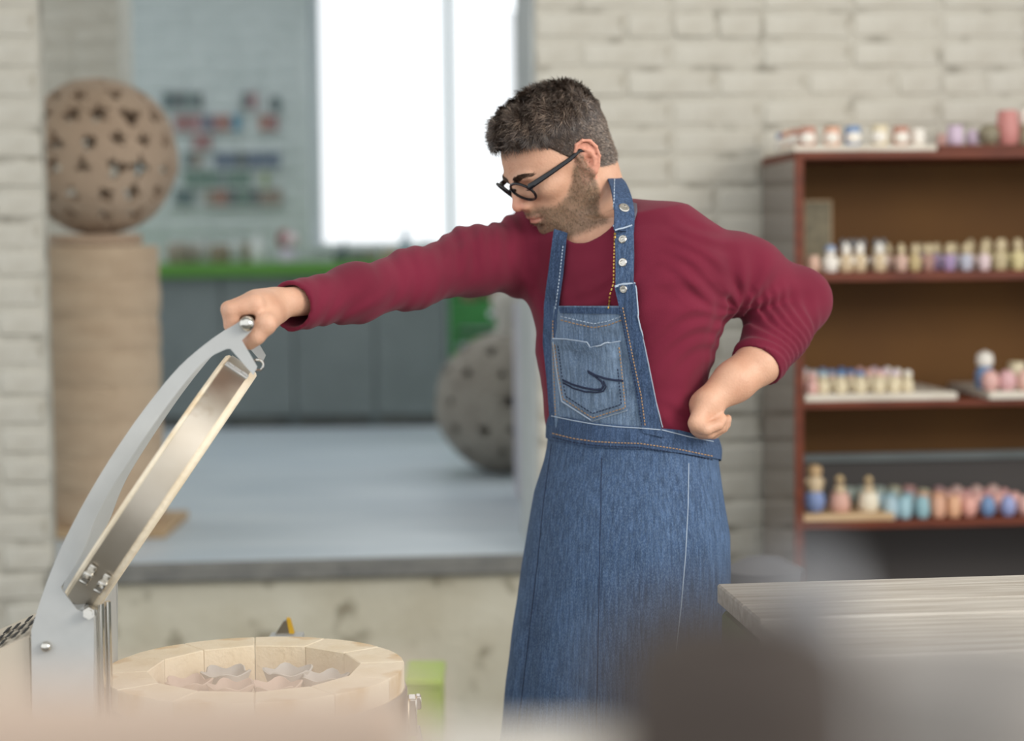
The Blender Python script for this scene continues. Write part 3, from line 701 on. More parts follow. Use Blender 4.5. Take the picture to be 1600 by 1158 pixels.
# level 2: small cream figures with coloured caps
y = .045; z2_ = SH[2] + t3
caps = [(1268, PINK, 'all pink'), (1286, (170, 190, 200), 'pale blue capped'), (1314, BLUE, 'blue capped'), (1344, (70, 120, 176), 'deep blue capped'), (1373, PINK, 'pink capped'), (1397, (206, 186, 200), 'lilac capped'), (1418, WHITE, 'white capped')]
for k, (px, c, nm) in enumerate(caps):
    for r in range(3):
        yy = y + .075 * r
        fig('small_figurine', '%s small cream figure, %s row on the pale tray of the third shelf' % (nm, ('front', 'middle', 'back')[r]), 'figurine',
            [(me_lowb, g(PINK if k == 0 else CREAM)), (me_head, g((224, 196, 182) if r else (PINK if k == 0 else CREAM))), (me_hat, g(c)), ], slot(px, 2, y) - .006 * r, yy, z2_, 34 * px2m, .78, random.uniform(-.4, .4), 'small capped figures on the third shelf')
y = .10; z2b = SH[2] + t3b
fig('round_figurine', 'large figurine with a round white woolly head and blue body on the third shelf', 'figurine', [(me_lowb, g(BLUE)), (me_head, g((226, 216, 206))), (me_hair, g(WHITE))], slot(1545, 2, y) - .012, y, z2b, 60 * px2m, .72)
for px, c, lab in ((1549, PINK, 'pink egg shaped pot before the woolly headed figurine on the third shelf'), (1572, (216, 170, 172), 'dusty pink round pot right of the woolly headed figurine'), (1600, (220, 180, 166), 'salmon round pot at the right edge of the third shelf')):
    yy = .025; fig('round_pot', lab, 'pot', [(me_egg, g(c))], slot(px, 2, yy) + (.002 if px > 1560 else -.004), yy, z2b, 33 * px2m, 1.0)
fig('round_pot', 'yellow topped cream pot behind the dusty pink round pot, third shelf', 'pot', [(me_cup, g(CREAM)), (me_hat, g((214, 204, 150)))], slot(1590, 2, .13), .14, z2b, 40 * px2m, .9)
# level 3
y = .06; z3_ = SH[3] + t4
def tall(px, base, bc, lab, h, mon):
    x = slot(px, 3, y); t = thing('tall_figurine', lab, 'figurine'); place(t, x, y, z3_)
    b = obj('base', base, g(bc), t); hb = (36 if mon else 30) * px2m; b.scale = (hb * (1.0 if mon else 1.25),) * 2 + (hb,)
    H = h * px2m
    parts = [(me_head, TAN), (me_arm, TAN), (me_lowb, TAN)] + ([(me_hair, (196, 164, 122))] if mon else [(me_crown, (216, 190, 140)), (me_hair, (150, 128, 100))])
    for me, c in parts:
        o = obj(me.name.split('.')[0], me, g(c), t); o.location.z = hb * .9; s = H - hb * .9; o.scale = (s * .85, s * .85, s * .95)
tall(1272, me_ball, (124, 142, 186), 'tan ape figurine sitting on a grey blue ball, left end of the lowest shelf', 78, True)
tall(1312, me_cup, (214, 168, 152), 'tan crowned figurine in a pink pot, middle of three on the pine tray', 54, False)
tall(1357, me_cup, (232, 222, 200), 'tan crowned figurine in a cream pot, right of three on the pine tray', 52, False)
rows4 = [(1392, LBLUE, 'light blue'), (1413, (164, 198, 208), 'pale sky blue'), (1441, (150, 188, 196), 'turquoise blue'), (1466, ORANGE, 'orange'), (1490, (226, 176, 140), 'peach'), (1514, (224, 166, 152), 'salmon pink'), (1543, BLUE, 'bright blue'), (1575, (150, 160, 204), 'periwinkle blue'), (1602, (222, 176, 166), 'rose')]
back_c = [(196, 190, 160), (206, 160, 150), (190, 150, 150)]
for k, (px, c, nm) in enumerate(rows4):
    for r in range(4):
        yy = .045 + .075 * r; cc = c if r < 2 or k > 5 else (back_c[(k + r) % 3] if k > 2 else (178, 190, 180))
        if r and k > 5: cc = [(222, 170, 160), (214, 160, 156), (226, 190, 180)][r - 1]
        nmr = '%s pot' % nm if cc == c else 'muted pot behind the %s one' % nm
        fig('egg_pot', '%s, %s row, on the lowest filled shelf' % (nmr, ('front', 'second', 'third', 'back')[r]), 'pot', [(me_egg if k > 4 else me_cup, g(cc))], slot(px, 3, .045) - (.018 * r if k < 5 else .004 * r), yy, SH[3] + .0005, 33 * px2m, .86 if k > 4 else .78, 0, 'egg shaped pots on the lowest filled shelf')
# ------------------------------------------------------------------ round kiln, lid and lifting arms
KD = 2.55
kc0 = P(398, 1042, KD * SZ); KA = math.radians(4.8)
KE = Vector((math.cos(KA), math.sin(KA), 0)); KH = Vector((-math.sin(KA), math.cos(KA), 0))
kroot = Vector((kc0.x, kc0.y, 0)); RZ = kc0.z / SZ
def KP(px, py, s):
    q = (PPL(px, py, kroot + KH * s * SZ, KH) - kroot) / SZ; return (q.dot(KE), q.z)     # (along e, z)
def KW(e, s, z): return kroot + (KE * e + KH * s + Vector((0, 0, z))) * SZ
m_steel = mat('brushed_stainless_steel', hexc(206, 198, 186), .42, metal=1.0, col2=hexc(180, 168, 150), scale=7, detail=4, bump=.0008, bscale=9, third=hexc(150, 122, 90), tscale=9, tlo=.64, thi=.74)
m_greym = mat('light_grey_powder_coat', hexc(184, 185, 183), .45, col2=hexc(178, 179, 177), scale=30)
m_fire = mat('cream_firebrick', hexc(240, 227, 204), .9, col2=hexc(230, 213, 184), scale=14, bump=.002, bscale=120, third=hexc(206, 172, 122), tscale=9, tlo=.62, thi=.75)
m_chrome = mat('chrome', hexc(210, 206, 198), .12, metal=1.0)
m_black = mat('black_slot', hexc(16, 16, 18), .7)
Ro, Ri = 0.2015, 0.137
kt = thing('pottery_kiln', 'round cream firebrick kiln with raised disc lid on curved grey arms', 'kiln', kroot, KA); kt.scale = (SZ, SZ, SZ)
obj('shell', MB().lathe([(Ro + .001, .16), (Ro + .003, .17), (Ro + .003, RZ - .035), (Ro + .001, RZ - .03), (Ri + .05, RZ - .03), (Ri + .05, .17)], 64), m_steel, kt)
# ring of firebricks round the top, joint between each, second course below
def ring_brick(a0, a1, r0, r1, z0, z1, out_round=True):
    n = 4; bm = bmesh.new(); vs = []
    for z in (z0, z1):
        row = []
        for i in range(n + 1):
            a = a0 + (a1 - a0) * i / n; row.append(bm.verts.new((r1 * math.cos(a), r1 * math.sin(a), z)))
        for a in (a1, a0):
            row.append(bm.verts.new((r0 / math.cos((a1 - a0) / 2) * math.cos(a), r0 / math.cos((a1 - a0) / 2) * math.sin(a), z)))
        vs.append(row)
    bm.faces.new(vs[0][::-1]); bm.faces.new(vs[1]); m = len(vs[0])
    for i in range(m): bm.faces.new([vs[0][i], vs[0][(i + 1) % m], vs[1][(i + 1) % m], vs[1][i]])
    bmesh.ops.bevel(bm, geom=[e for e in bm.edges if abs(e.verts[0].co.z - e.verts[1].co.z) < 1e-6 and e.verts[0].co.z > z1 - 1e-5], offset=.0012, segments=1, affect='EDGES')
    return MB().bm(bm)
NB = 12
rb = ring_brick(0, 2 * PI / NB - .006, Ri, Ro - .0005, 0, .075).mesh('brick', angle=25)
for c, zz in ((0, RZ - .0755), (1, RZ - .151), (2, RZ - .2265)):
    for k in range(NB):
        o = obj('brick', rb, m_fire, kt); o.location.z = zz; o.rotation_euler.z = 2 * PI * (k + .5 * (c % 2)) / NB + .05
obj('bottom_slab', MB().lathe([(.001, RZ - .30), (Ro - .002, RZ - .30), (Ro - .002, RZ - .228), (.001, RZ - .228)], 40), m_fire, kt)
obj('kiln_stand', MB().lathe([(.001, .13), (Ro + .01, .13), (Ro + .012, .145), (Ro + .01, .159), (.001, .159)], 40), m_greym, kt)
for k in range(4):
    a = PI / 4 + k * PI / 2; obj('leg', MB().tube([(.17 * math.cos(a), .17 * math.sin(a), 0), (.165 * math.cos(a), .165 * math.sin(a), .13)], .016, 10), m_greym, kt)
# latch on the right, plate on the front
obj('latch', MB().box((Ro + .008, -.05, RZ - .06), (.012, .03, .05), bev=.002).box((Ro + .016, -.05, RZ - .042), (.008, .018, .018), bev=.002).tube([(Ro + .014, -.05, RZ - .075), (Ro + .02, -.05, RZ - .11)], .004, 8), m_chrome, kt)
obj('name_plate', MB().box((-.01, -Ro - .004, RZ - .062), (.06, .004, .04), bev=.001), m_greym, kt)

# lid: disc of firebrick in a steel band, seen on edge
LT = (258, -370); ll = math.hypot(*LT); beta = math.atan2(370, 258)
e0, z0_ = KP(253, 755, 0)
ax = Vector((math.sin(beta), 0, -math.cos(beta)))            # inner face normal, local e/z plane
LM = Matrix.Translation((e0, 0, z0_)) @ ax.to_track_quat('Z', 'Y').to_matrix().to_4x4()
RL = 0.5 * 452 * KD / F; LTH = .0485
lid = obj('lid', MB().lathe([(.001, -LTH / 2), (RL - .004, -LTH / 2), (RL - .001, -LTH / 2 + .003), (RL - .001, LTH / 2 - .003), (RL - .004, LTH / 2), (.001, LTH / 2)], 72, LM), m_fire, kt, label='cream firebrick disc lid held open')
obj('lid_band', MB().lathe([(RL - .0015, -LTH / 2 + .0065), (RL + .001, -LTH / 2 + .0065), (RL + .001, LTH / 2 - .0095), (RL - .0015, LTH / 2 - .0095)], 72, LM), m_steel, lid, label='stained steel band round the lid')
# clamp straps with screws on the band near the lower end, hinge plate at the upper end
up = Vector((math.cos(beta), 0, math.sin(beta)))
def band_pt(t, off, dr=0.0):         # t: position along the lid from lower (-1) to upper (1) end, on the near side
    w = RL * t; s = -math.sqrt(max(0, RL * RL - w * w)); n = (up * w + Vector((0, s, 0))).normalized()
    return Vector((e0, 0, z0_)) + up * w + Vector((0, s, 0)) + n * dr + ax * off, n
def band_frame(n): 
    z = n; x = ax; y = z.cross(x); return Matrix((x, y, z)).transposed()
for off in (-.010, .011):
    mb = MB(); p, n = band_pt(-.62, off, .003); R = band_frame(n)
    mb.box(p, (.009, .035, .003), R, .0008); mb.box(p + n * .004, (.012, .012, .006), R, .001)
    mb.tube([p + n * .006, p + n * .012], .0045, 10); mb.box(p + n * .006 + R @ Vector((0, -.011, 0)), (.011, .004, .006), R, .001)
    obj('band_clamp', mb, m_chrome, lid)
p, n = band_pt(.955, -.001, .002); R = band_frame(n)
hp = MB().box(p, (.034, .013, .003), R, .001)
for q in (-.01, .01): hp.box(p + R @ Vector((q, 0, .0022)), (.008, .005, .002), R, .0005)
obj('hinge_plate', hp, m_greym, lid)
p, n = band_pt(-.985, -.001, .006)
obj('hinge_rod', MB().tube([p - ax * .024, p + ax * .024], .0055, 12), m_chrome, lid)
# lifting arms: flat curved plates near and far, one shape each
outer = [(394, 516), (384, 511), (377, 500), (369, 506), (332, 529), (280, 573), (228, 636), (181, 703), (140, 770), (104, 838), (73, 910), (49, 985)]
inner = [(51, 1130), (80, 1130), (147, 1130), (147, 975), (146, 962), (120, 952), (100, 925), (96, 917), (130, 863), (150, 812), (171, 770), (207, 713), (249, 651), (290, 597), (321, 563), (350, 547), (360, 545), (396, 586), (402, 573), (378, 532)]
def curve(q, n=4):
    o = []
    for i in range(len(q) - 1):
        p0, p1, p2, p3 = (Vector(q[max(i - 1, 0)]), Vector(q[i]), Vector(q[i + 1]), Vector(q[min(i + 2, len(q) - 1)]))
        for k in range(n):
            t = k / n; v = .5 * ((2 * p1) + (p2 - p0) * t + (2 * p0 - 5 * p1 + 4 * p2 - p3) * t * t + (3 * p1 - p0 - 3 * p2 + p3) * t ** 3); o.append((v.x, v.y))
    return o + [tuple(q[-1])]
poly = [KP(x, y, -.132) for x, y in outer[:3] + curve(outer[3:]) + inner[:7] + curve(inner[7:17]) + inner[17:]]
AM = Matrix(((1, 0, 0, 0), (0, 0, 1, 0), (0, 1, 0, 0), (0, 0, 0, 1)))       # local xy -> e,z ; thickness along h
def arm_plate(name, s):
    m = Matrix.Translation((0, s - .002, 0)) @ AM
    return obj(name, MB().prism([(e, z) for e, z in poly], .004, m), m_greym, kt, smooth=False)
arm_plate('lifting_arm', -.132); arm_plate('lifting_arm', .118)
eb, zb_ = KP(386, 506, -.14)
hd = obj('handle_bar', MB().tube([(eb, -.13, zb_), (eb, .118, zb_)], .008, 16), m_chrome, kt)
obj('handle_knob', MB().ball((eb, -.1395, zb_), .0098, 18, 12), m_chrome, kt); obj('handle_knob', MB().ball((eb, .1255, zb_), .0098, 18, 12), m_chrome, kt)
ep, zp = KP(72, 1011, -.14)
obj('pivot_pin', MB().tube([(ep, -.132, zp), (ep, .118, zp)], .006, 12), m_chrome, kt); obj('pivot_knob', MB().ball((ep, -.139, zp), .0072, 16, 10), m_chrome, kt)
e1, z1k = KP(140, 957, -.138)
obj('hinge_nut', MB().tube([(e1, -.146, z1k), (e1, -.130, z1k)], .008, 6).tube([(e1, -.150, z1k), (e1, -.146, z1k)], .005, 10), m_chrome, kt)
e2, z2k = KP(402, 572, -.12)
obj('lid_ring', MB().tube([(e2 + .007 * math.cos(a), -.1, z2k + .007 * math.sin(a)) for a in [i * 2 * PI / 14 for i in range(15)]], .0016, 7), m_chrome, kt)
# hinge housing and sloping vented control box on the left
eL, zA = KP(49, 985, -.125); eR, _ = KP(147, 985, -.125); _, zB = KP(100, 1040, -.125)
obj('hinge_housing', MB().prism([(eL, .3), (eR, .3), (eR, zA + .015), (eR - .012, zA + .028), (eL + .01, zA + .002), (eL, zA)], .235, Matrix.Translation((0, -.124, 0)) @ AM, bev=.002), m_greym, kt, smooth=False)
for q in (.006, .013): obj('edge_pipe', MB().tube([(eR + q, -.115 + q * 2, .3), (eR + q, -.115 + q * 2, zA + .028)], .0042, 12), m_chrome, kt)
ex, zx = KP(-60, 1040, -.12); e_, zc = KP(0, 1007, -.12)
m_box = mat('beige_powder_coat', hexc(196, 184, 166), .5)
cbx = obj('control_box', MB().prism([(ex, .36), (eL - .001, .36), (eL - .001, zA - .006), (ex, zx)], .21, Matrix.Translation((0, -.124, 0)) @ AM, bev=.002), m_box, kt, smooth=False)
sl = Vector((eL - ex, 0, zA - zx)).normalized(); slR = Matrix((sl, Vector((0, 1, 0)), sl.cross(Vector((0, 1, 0))))).transposed()
slm = MB().box((0, 0, 0), (.006, .036, .0012)).mesh('vent_slot', False)
for i in range(7):
    for r in range(3):
        q = Vector((eL - .012, -.10 + r * .052 + .012 * (i % 2), zA - .0118)) - sl * (.016 * i); q.z += .0065
        o = obj('vent_slot', slm, m_black, cbx); o.matrix_local = Matrix.Translation(q) @ slR.to_4x4()
for k in (.09, -.09): obj('bracket_leg', MB().tube([((eL + eR) / 2, k, 0), ((eL + eR) / 2, k, .31)], .014, 10), m_greym, kt)

# pieces stacked inside the kiln
m_bisque = mat('greyish_pink_bisque', hexc(212, 190, 176), .8, col2=hexc(194, 172, 158), scale=20)
m_bisq2 = mat('pale_grey_bisque', hexc(200, 196, 190), .8, col2=hexc(182, 176, 170), scale=20)
sh = obj('kiln_shelf', MB().lathe([(.001, RZ - .0680), (.128, RZ - .0680), (.13, RZ - .066), (.128, RZ - .0580), (.001, RZ - .0580)], 40), m_fire); sh.location = kroot; sh.scale = (SZ,) * 3; tag(sh, 'round cream kiln shelf inside the kiln under the bisque bowls', 'kiln shelf')
pst = obj('kiln_post', MB().lathe([(.001, RZ - .2275), (.03, RZ - .2275), (.03, RZ - .0685), (.001, RZ - .0685)], 16), m_fire); pst.location = kroot; pst.scale = (SZ,) * 3; tag(pst, 'short cream post below the kiln shelf', 'kiln post')
bowls = [(-.09, .01, .031, 'leftmost'), (-.043, .062, .033, 'far left middle'), (-.03, -.02, .030, 'near left middle'), (.043, .058, .033, 'far right middle'), (.03, -.025, .032, 'near right middle'), (.093, .018, .031, 'rightmost')]
for k, (e, s, r, nm) in enumerate(bowls):
    t = thing('petal_bowl', '%s of the greyish pink petal rimmed bowls inside the kiln' % nm, 'bowl', KW(e, s, RZ - .0575), KA + k, group='bisque bowls in the kiln'); t.scale = (SZ,) * 3
    mb = MB(); prof = [(.001, .004), (r * .5, .0), (r * .8, .02), (r, .045), (r * .93, .046), (r * .72, .022), (.001, .01)]; n = 30; vs = []; fs = []
    for rr, zz in prof:
        for i in range(n):
            a = 2 * PI * i / n; w = 1 + .12 * (zz / .046) * math.cos(5 * a); vs.append((rr * w * math.cos(a), rr * w * math.sin(a), zz * .86 + .003 * (zz / .046) * math.cos(5 * a)))
    for j in range(len(prof) - 1):
        for i in range(n): fs.append((j * n + i, j * n + (i + 1) % n, (j + 1) * n + (i + 1) % n, (j + 1) * n + i))
    mb.add(vs, fs); obj('bowl_body', mb, (m_bisque, m_bisq2)[k % 2], t)

# small things on and behind the kiln
q = P(447, 985, 3.42)
tb = thing('tool_stand', 'narrow grey tool stand behind the kiln', 'stand', (q.x, q.y, 0))
obj('post', MB().tube([(0, 0, .02), (0, 0, q.z - .02)], .012, 10), m_greym, tb); obj('base_plate', MB().lathe([(.001, 0), (.12, 0), (.12, .02), (.001, .02)], 24), m_greym, tb); obj('top_plate', MB().box((0, 0, q.z - .014), (.06, .05, .012), bev=.002), m_greym, tb)
ck = thing('utility_knife', 'grey and yellow tipped tool poking up behind the kiln rim', 'tool', (q.x, q.y, q.z - .0075), KA)
obj('handle', MB().prism([(-.02, 0), (.014, 0), (.006, .026), (-.003, .026)], .012, Matrix.Translation((0, -.006, 0)) @ AM, bev=.001), m_chrome, ck, smooth=False)
obj('grip', MB().prism([(.0055, .002), (.0155, .002), (.008, .030), (.001, .030)], .016, Matrix.Translation((0, -.008, 0)) @ AM, bev=.001), mat('yellow_plastic', hexc(214, 170, 50), .4), ck, smooth=False)
q = P(664, 1047, 4.6)
gb = thing('green_tub', 'lime green tub at the foot of the stained wall right of the kiln', 'tub', (q.x, 4.6, 0))
stand = obj('body', MB().box((0, 0, q.z / 2 - .01), (.085, .2, q.z - .02), bev=.006), mat('lime_green_plastic', hexc(150, 176, 70), .5), gb, smooth=False)
obj('lid', MB().box((0, 0, q.z - .01), (.092, .21, .02), bev=.004), mat('pale_lime_lid', hexc(170, 194, 92), .5), gb, smooth=False)
# ------------------------------------------------------------------ work table on the right
m_plank = mat('weathered_grey_plank', hexc(198, 192, 182), .6, col2=hexc(164, 155, 143), scale=9, detail=8, stretch=(.5, 7, 7), bump=.002, bscale=18, third=hexc(120, 104, 86), tscale=7, tlo=.68, thi=.8)
m_plankedge = mat('plank_edge', hexc(150, 126, 102), .7)
m_tgreen = mat('chipped_green_paint', hexc(92, 116, 66), .55, col2=hexc(78, 100, 56), scale=6, third=hexc(168, 158, 130), tscale=10, tlo=.68, thi=.72)
TA = math.radians(6)
tb0 = P(1120, 912, 3.04); TX = Vector((math.cos(TA), math.sin(TA), 0)); TYV = Vector((-math.sin(TA), math.cos(TA), 0))
TZ = tb0.z
wt = thing('work_table', 'plank topped work table with chipped green frame at the right of the man', 'table', (tb0.x, tb0.y, 0), TA)
yb = 0.0
for k, w in enumerate((.18, .11, .115, .14)):
    L = 1.15; z = TZ - .016 - (.006 if k == 2 else 0)
    obj('plank', MB().box((L / 2, yb - w / 2, z), (L, w - .003, .032), bev=.003), m_plank, wt, smooth=False); yb -= w
D = -yb
obj('apron_rail', MB().box((.575, yb + .012, TZ - .085), (1.11, .022, .09), bev=.003), m_tgreen, wt, smooth=False)
obj('apron_rail', MB().box((.575, -.022, TZ - .085), (1.11, .022, .09), bev=.003), m_tgreen, wt, smooth=False)
obj('side_board', MB().box((.008, -D / 2, TZ - .20), (.018, D - .08, .32), bev=.003), m_tgreen, wt, smooth=False)
for x in (.03, 1.12):
    for y in (-.045, yb + .05): obj('leg', MB().box((x, y, (TZ - .04) / 2), (.05, .05, TZ - .04), bev=.004), m_tgreen, wt, smooth=False)
q = P(1192, 870, 4.3)
gs = thing('grey_bin', 'dark grey lidded bin standing before the brick wall beside the cabinet', 'bin', (q.x, 4.3, 0))
obj('body', MB().lathe([(.001, 0), (.065, 0), (.08, q.z - .06), (.083, q.z - .055), (.001, q.z - .055)], 28), mat('dark_grey_plastic', hexc(92, 92, 96), .5), gs)
obj('lid', MB().lathe([(.088, q.z - .056), (.09, q.z - .03), (.04, q.z - .004), (.02, q.z), (.001, q.z)], 28), mat('grey_plastic_lid', hexc(112, 112, 116), .5), gs)

# ------------------------------------------------------------------ things close to the lens, far out of focus
m_fbrown = mat('dark_brown_glaze', hexc(54, 41, 31), .6, col2=hexc(46, 35, 27), scale=6)
m_fgrey = mat('warm_grey_ceramic', hexc(138, 132, 126), .6, col2=hexc(128, 122, 116), scale=5)
m_fpink = mat('pale_pinkish_clay', hexc(190, 168, 150), .8, col2=hexc(180, 158, 140), scale=5)
fd = 0.62; tz_ = P(800, 1420, fd).z
ft = thing('front_table', 'table right before the camera, below the frame', 'table', (0, .62, 0))
obj('tabletop', MB().box((0, 0, tz_ - .02), (1.3, .5, .04), bev=.004), m_plank, ft, smooth=False)
for x in (-.6, .6):
    for y in (-.2, .2): obj('leg', MB().box((x, y, (tz_ - .04) / 2), (.05, .05, tz_ - .04), bev=.003), m_plankedge, ft, smooth=False)
def fore(name, lab, cat, px, ytop, wpx, d, m, prof, n=40, sx=1.0):
    q = P(px, ytop, d); h = q.z - tz_; r = wpx * d / F / 2
    o = obj(name, MB().lathe([(a * r, b * h) for a, b in prof], n, sx=sx), m); o.location = (q.x, d, tz_); return tag(o, lab, cat)
fore('brown_vase', 'dark brown rounded vase close to the camera, far out of focus', 'vase', 1150, 955, 430, .50, m_fbrown, [(.001, 0), (.8, 0), (1, .25), (1, .84), (.93, .94), (.62, 1), (.30, 1.0), (.28, .97), (.001, .97)])
fore('grey_crock', 'warm grey crock close to the camera at the lower right, out of focus', 'crock', 1500, 1025, 420, .66, m_fgrey, [(.001, 0), (.8, 0), (.98, .2), (1, .7), (.93, .93), (.88, 1), (.8, 1), (.001, .8)])
fore('grey_jar', 'tall blue grey jar behind the brown vase, far out of focus', 'jar', 1262, 880, 215, .56, mat('blue_grey_glaze', hexc(150, 150, 152), .45, col2=hexc(138, 138, 140), scale=6), [(.001, 0), (.8, 0), (1, .25), (1, .6), (.8, .85), (.5, .95), (.48, 1), (.4, 1), (.001, .9)])
o = obj('clay_slab', MB().box((0, 0, 0), (.155, .04, P(300, 1060, .64).z - tz_), bev=.004), m_fpink, smooth=False)
o.location = (P(300, 1060, .64).x, .62, (P(300, 1060, .64).z + tz_) / 2); tag(o, 'pale pinkish clay block close to the camera at the lower left', 'clay block')
# ------------------------------------------------------------------ the man: body, then clothes, hair, glasses
BD = 2.86
P_world = P
def P(px, py, d): return P_world(px, py, d * SZ) / SZ      # the man is modelled in units of SZ metres
C0 = CAMC / SZ; ZS = CAMZ - CAMZ / SZ
BODYYAW = math.radians(35)
Bf = Vector((-math.sin(BODYYAW), -math.cos(BODYYAW), 0)); Bl = Vector((-Bf.y, Bf.x, 0))        # front, left
def px_m(d): return d / F
# torso table: pixel row, pixel centre column, half width in pixels of the silhouette, depth/width ratio
TT = [(352, 945, 100, .66), (375, 962, 128, .66), (405, 970, 142, .66), (440, 978, 150, .68), (480, 982, 149, .70), (540, 977, 136, .72), (600, 972, 126, .73), (650, 976, 123, .74), (690, 988, 127, .76), (730, 988, 133, .80), (790, 985, 140, .84), (850, 982, 138, .84)]
tz, tcx, tcy, ta, tb = [], [], [], [], []
for (py, cx, hw, rt) in TT:
    q = P(cx, py, BD); w = hw * BD / F
    a = w / math.sqrt(math.cos(BODYYAW) ** 2 + (rt * math.sin(BODYYAW)) ** 2)
    tz.append(q.z); tcx.append(q.x); tcy.append(q.y); ta.append(a); tb.append(a * rt)
o_ = np.argsort(tz); tz, tcx, tcy, ta, tb = [np.array(v)[o_] for v in (tz, tcx, tcy, ta, tb)]
def torso_fn(grow, ztop, zbot, pw=2.25):
    def fn(X, Y, Z):
        cx, cy = np.interp(Z, tz, tcx), np.interp(Z, tz, tcy); a, b = np.interp(Z, tz, ta) + grow, np.interp(Z, tz, tb) + grow
        dx, dy = X - cx, Y - cy; u = np.abs(dx * Bl.x + dy * Bl.y) / a; v = np.abs(dx * Bf.x + dy * Bf.y) / b
        rr = (u ** pw + v ** pw) ** (1 / pw); d = (rr - 1) * np.minimum(a, b)
        return np.maximum(np.maximum(d, Z - ztop), zbot - Z)
    return fn
SR, ER, CR = P(842, 396, 2.94), P(643, 436, 2.74), P(458, 478, 2.555)
SLs, EL, CL = P(1066, 400, 2.80), P(1247, 470, 2.90), P(1186, 566, 2.80)
NB_ = P(934, 356, 2.875)
# head frame
HY, HP, HRl = math.radians(66), math.radians(31), math.radians(-2)
hf = Vector((-math.sin(HY) * math.cos(HP), -math.cos(HY) * math.cos(HP), -math.sin(HP)))
hl = Vector((math.cos(HY), -math.sin(HY), 0)); hu = hf.cross(hl)
HR = Matrix((hf, hl, hu)).transposed() @ Matrix.Rotation(HRl, 3, 'X')
HS = 0.86
HO = P(882, 258, 2.86)
def H(x, y, z): return HO + HR @ (Vector((x, y, z)) * (HS / 1000))
def E3(rx, ry, rz): return (rx * HS / 1000, ry * HS / 1000, rz * HS / 1000)
mm = HS / 1000
def rng(a, b, s): return np.arange(a, b, s)
hx0, hx1 = HO.x - .15, HO.x + .16
gx = np.concatenate([rng(-.50, .50, .0025)]); gy = rng(2.42, 3.12, .0027)
gz = np.concatenate([rng(-.01, 1.05 - ZS, .02), rng(1.05 - ZS, 1.39 - ZS, .0026), rng(1.39 - ZS, 1.72 - ZS, .0020)])
G = Grid(gx, gy, gz)
# torso and legs (under the clothes)
G.op(torso_fn(-.012, P(0, 352, BD).z, P(0, 850, BD).z), (-.2, 2.55, .85 - ZS), (.45, 3.1, 1.5))
hipz = P(985, 850, BD).z
HLp, HRp = P(985, 840, BD) + Bl * .06, P(985, 840, BD) - Bl * .06
FLp = Vector((HLp.x + .02, HLp.y + .0, .07)); FRp = Vector((HRp.x - .05, HRp.y - .03, .07))
for h_, f_ in ((HLp, FLp), (HRp, FRp)):
    k_ = h_.lerp(f_, .47) + Bf * .015
    G.chain([h_, k_, f_], [.066, .050, .038], k=.03)
    G.capsule(f_ + Vector((0, 0, -.03)), f_ + Bf * .13 + Vector((0, 0, -.045)), .034, .026, k=.02)
G.capsule(P(885, 372, 2.93), P(1030, 366, 2.83), .045, .045, k=.05)
# arms
G.chain([SR, P(738, 410, 2.845), ER, P(552, 457, 2.65), P(448, 473, 2.545)], [.046, .034, .029, .026, .0195], k=.02)
LW = P(1109, 626, 2.755)
G.chain([SLs, P(1160, 428, 2.85), EL], [.042, .036, .033], k=.02); G.chain([EL, CL, CL.lerp(LW, .5), LW], [.033, .0300, .0272, .0215], k=.02)
# neck
nk0 = H(-28, 0, -30); nk1 = NB_ + Vector((.012, .02, -.03))
G.capsule(nk0, nk1, .049, .056, k=.025)
G.capsule(H(-50, 0, -5), NB_ + Vector((-.004, .03, -.01)), .030, .044, k=.025)
G.capsule(H(-12, 52, -34), NB_ + Bf * .05 + Vector((-.005, 0, -.03)), .013, .012, k=.022)     # sternomastoid
# head
def he(c, r, k, mode='u', R=None): G.ellipsoid(H(*c), E3(*r), HR @ R if R else HR, k * mm, mode)
def hc(a, b, ra, rb, k, mode='u'): G.capsule(H(*a), H(*b), ra * mm, rb * mm, k * mm, mode)
he((-2, 0, 44), (97, 76, 84), 20)
he((40, 0, 20), (56, 66, 60), 20)
he((46, 0, -22), (48, 55, 66), 22)
for s in (1, -1):
    hc((8, 56 * s, -38), (62, 28 * s, -74), 17, 15, 22)
    hc((2, 60 * s, 0), (8, 56 * s, -38), 15, 17, 20)
    he((60, 46 * s, -3), (25, 20, 18), 16)
hc((66, 18, -80), (66, -18, -80), 17, 17, 20); he((84, 0, -82), (14, 17, 14), 14)
he((72, 0, -50), (26, 33, 26), 18)
for s in (1, -1):
    he((88, 24 * s, 29), (10, 25, 8), 12)
    he((97, 31 * s, 9), (13, 17, 11), 10, 's')
    he((71, 31 * s, 11), (17.5, 18, 16.5), 5)
    hc((89, 15 * s, 8), (92, 46 * s, 7), 2.0, 1.2, 3, 's')
hc((92, 0, 24), (102, 0, 4), 8, 8, 10); hc((102, 0, 4), (113, 0, -15), 8, 10.0, 8)
for s in (1, -1):
    he((101, 12 * s, -20), (11, 8, 8), 6); he((108, 6.5 * s, -27), (5, 3, 4), 3, 's')
he((98, 0, -34), (6, 14, 12), 8)
he((97, 0, -43.5), (8, 21, 5), 5); he((95, 0, -53), (8.5, 18, 6), 5)
hc((106, 0, -48), (90, 25, -49.5), 1.6, 1.2, 3, 's'); hc((106, 0, -48), (90, -25, -49.5), 1.6, 1.2, 3, 's')
he((97, 0, -64), (7, 16, 4), 6, 's')
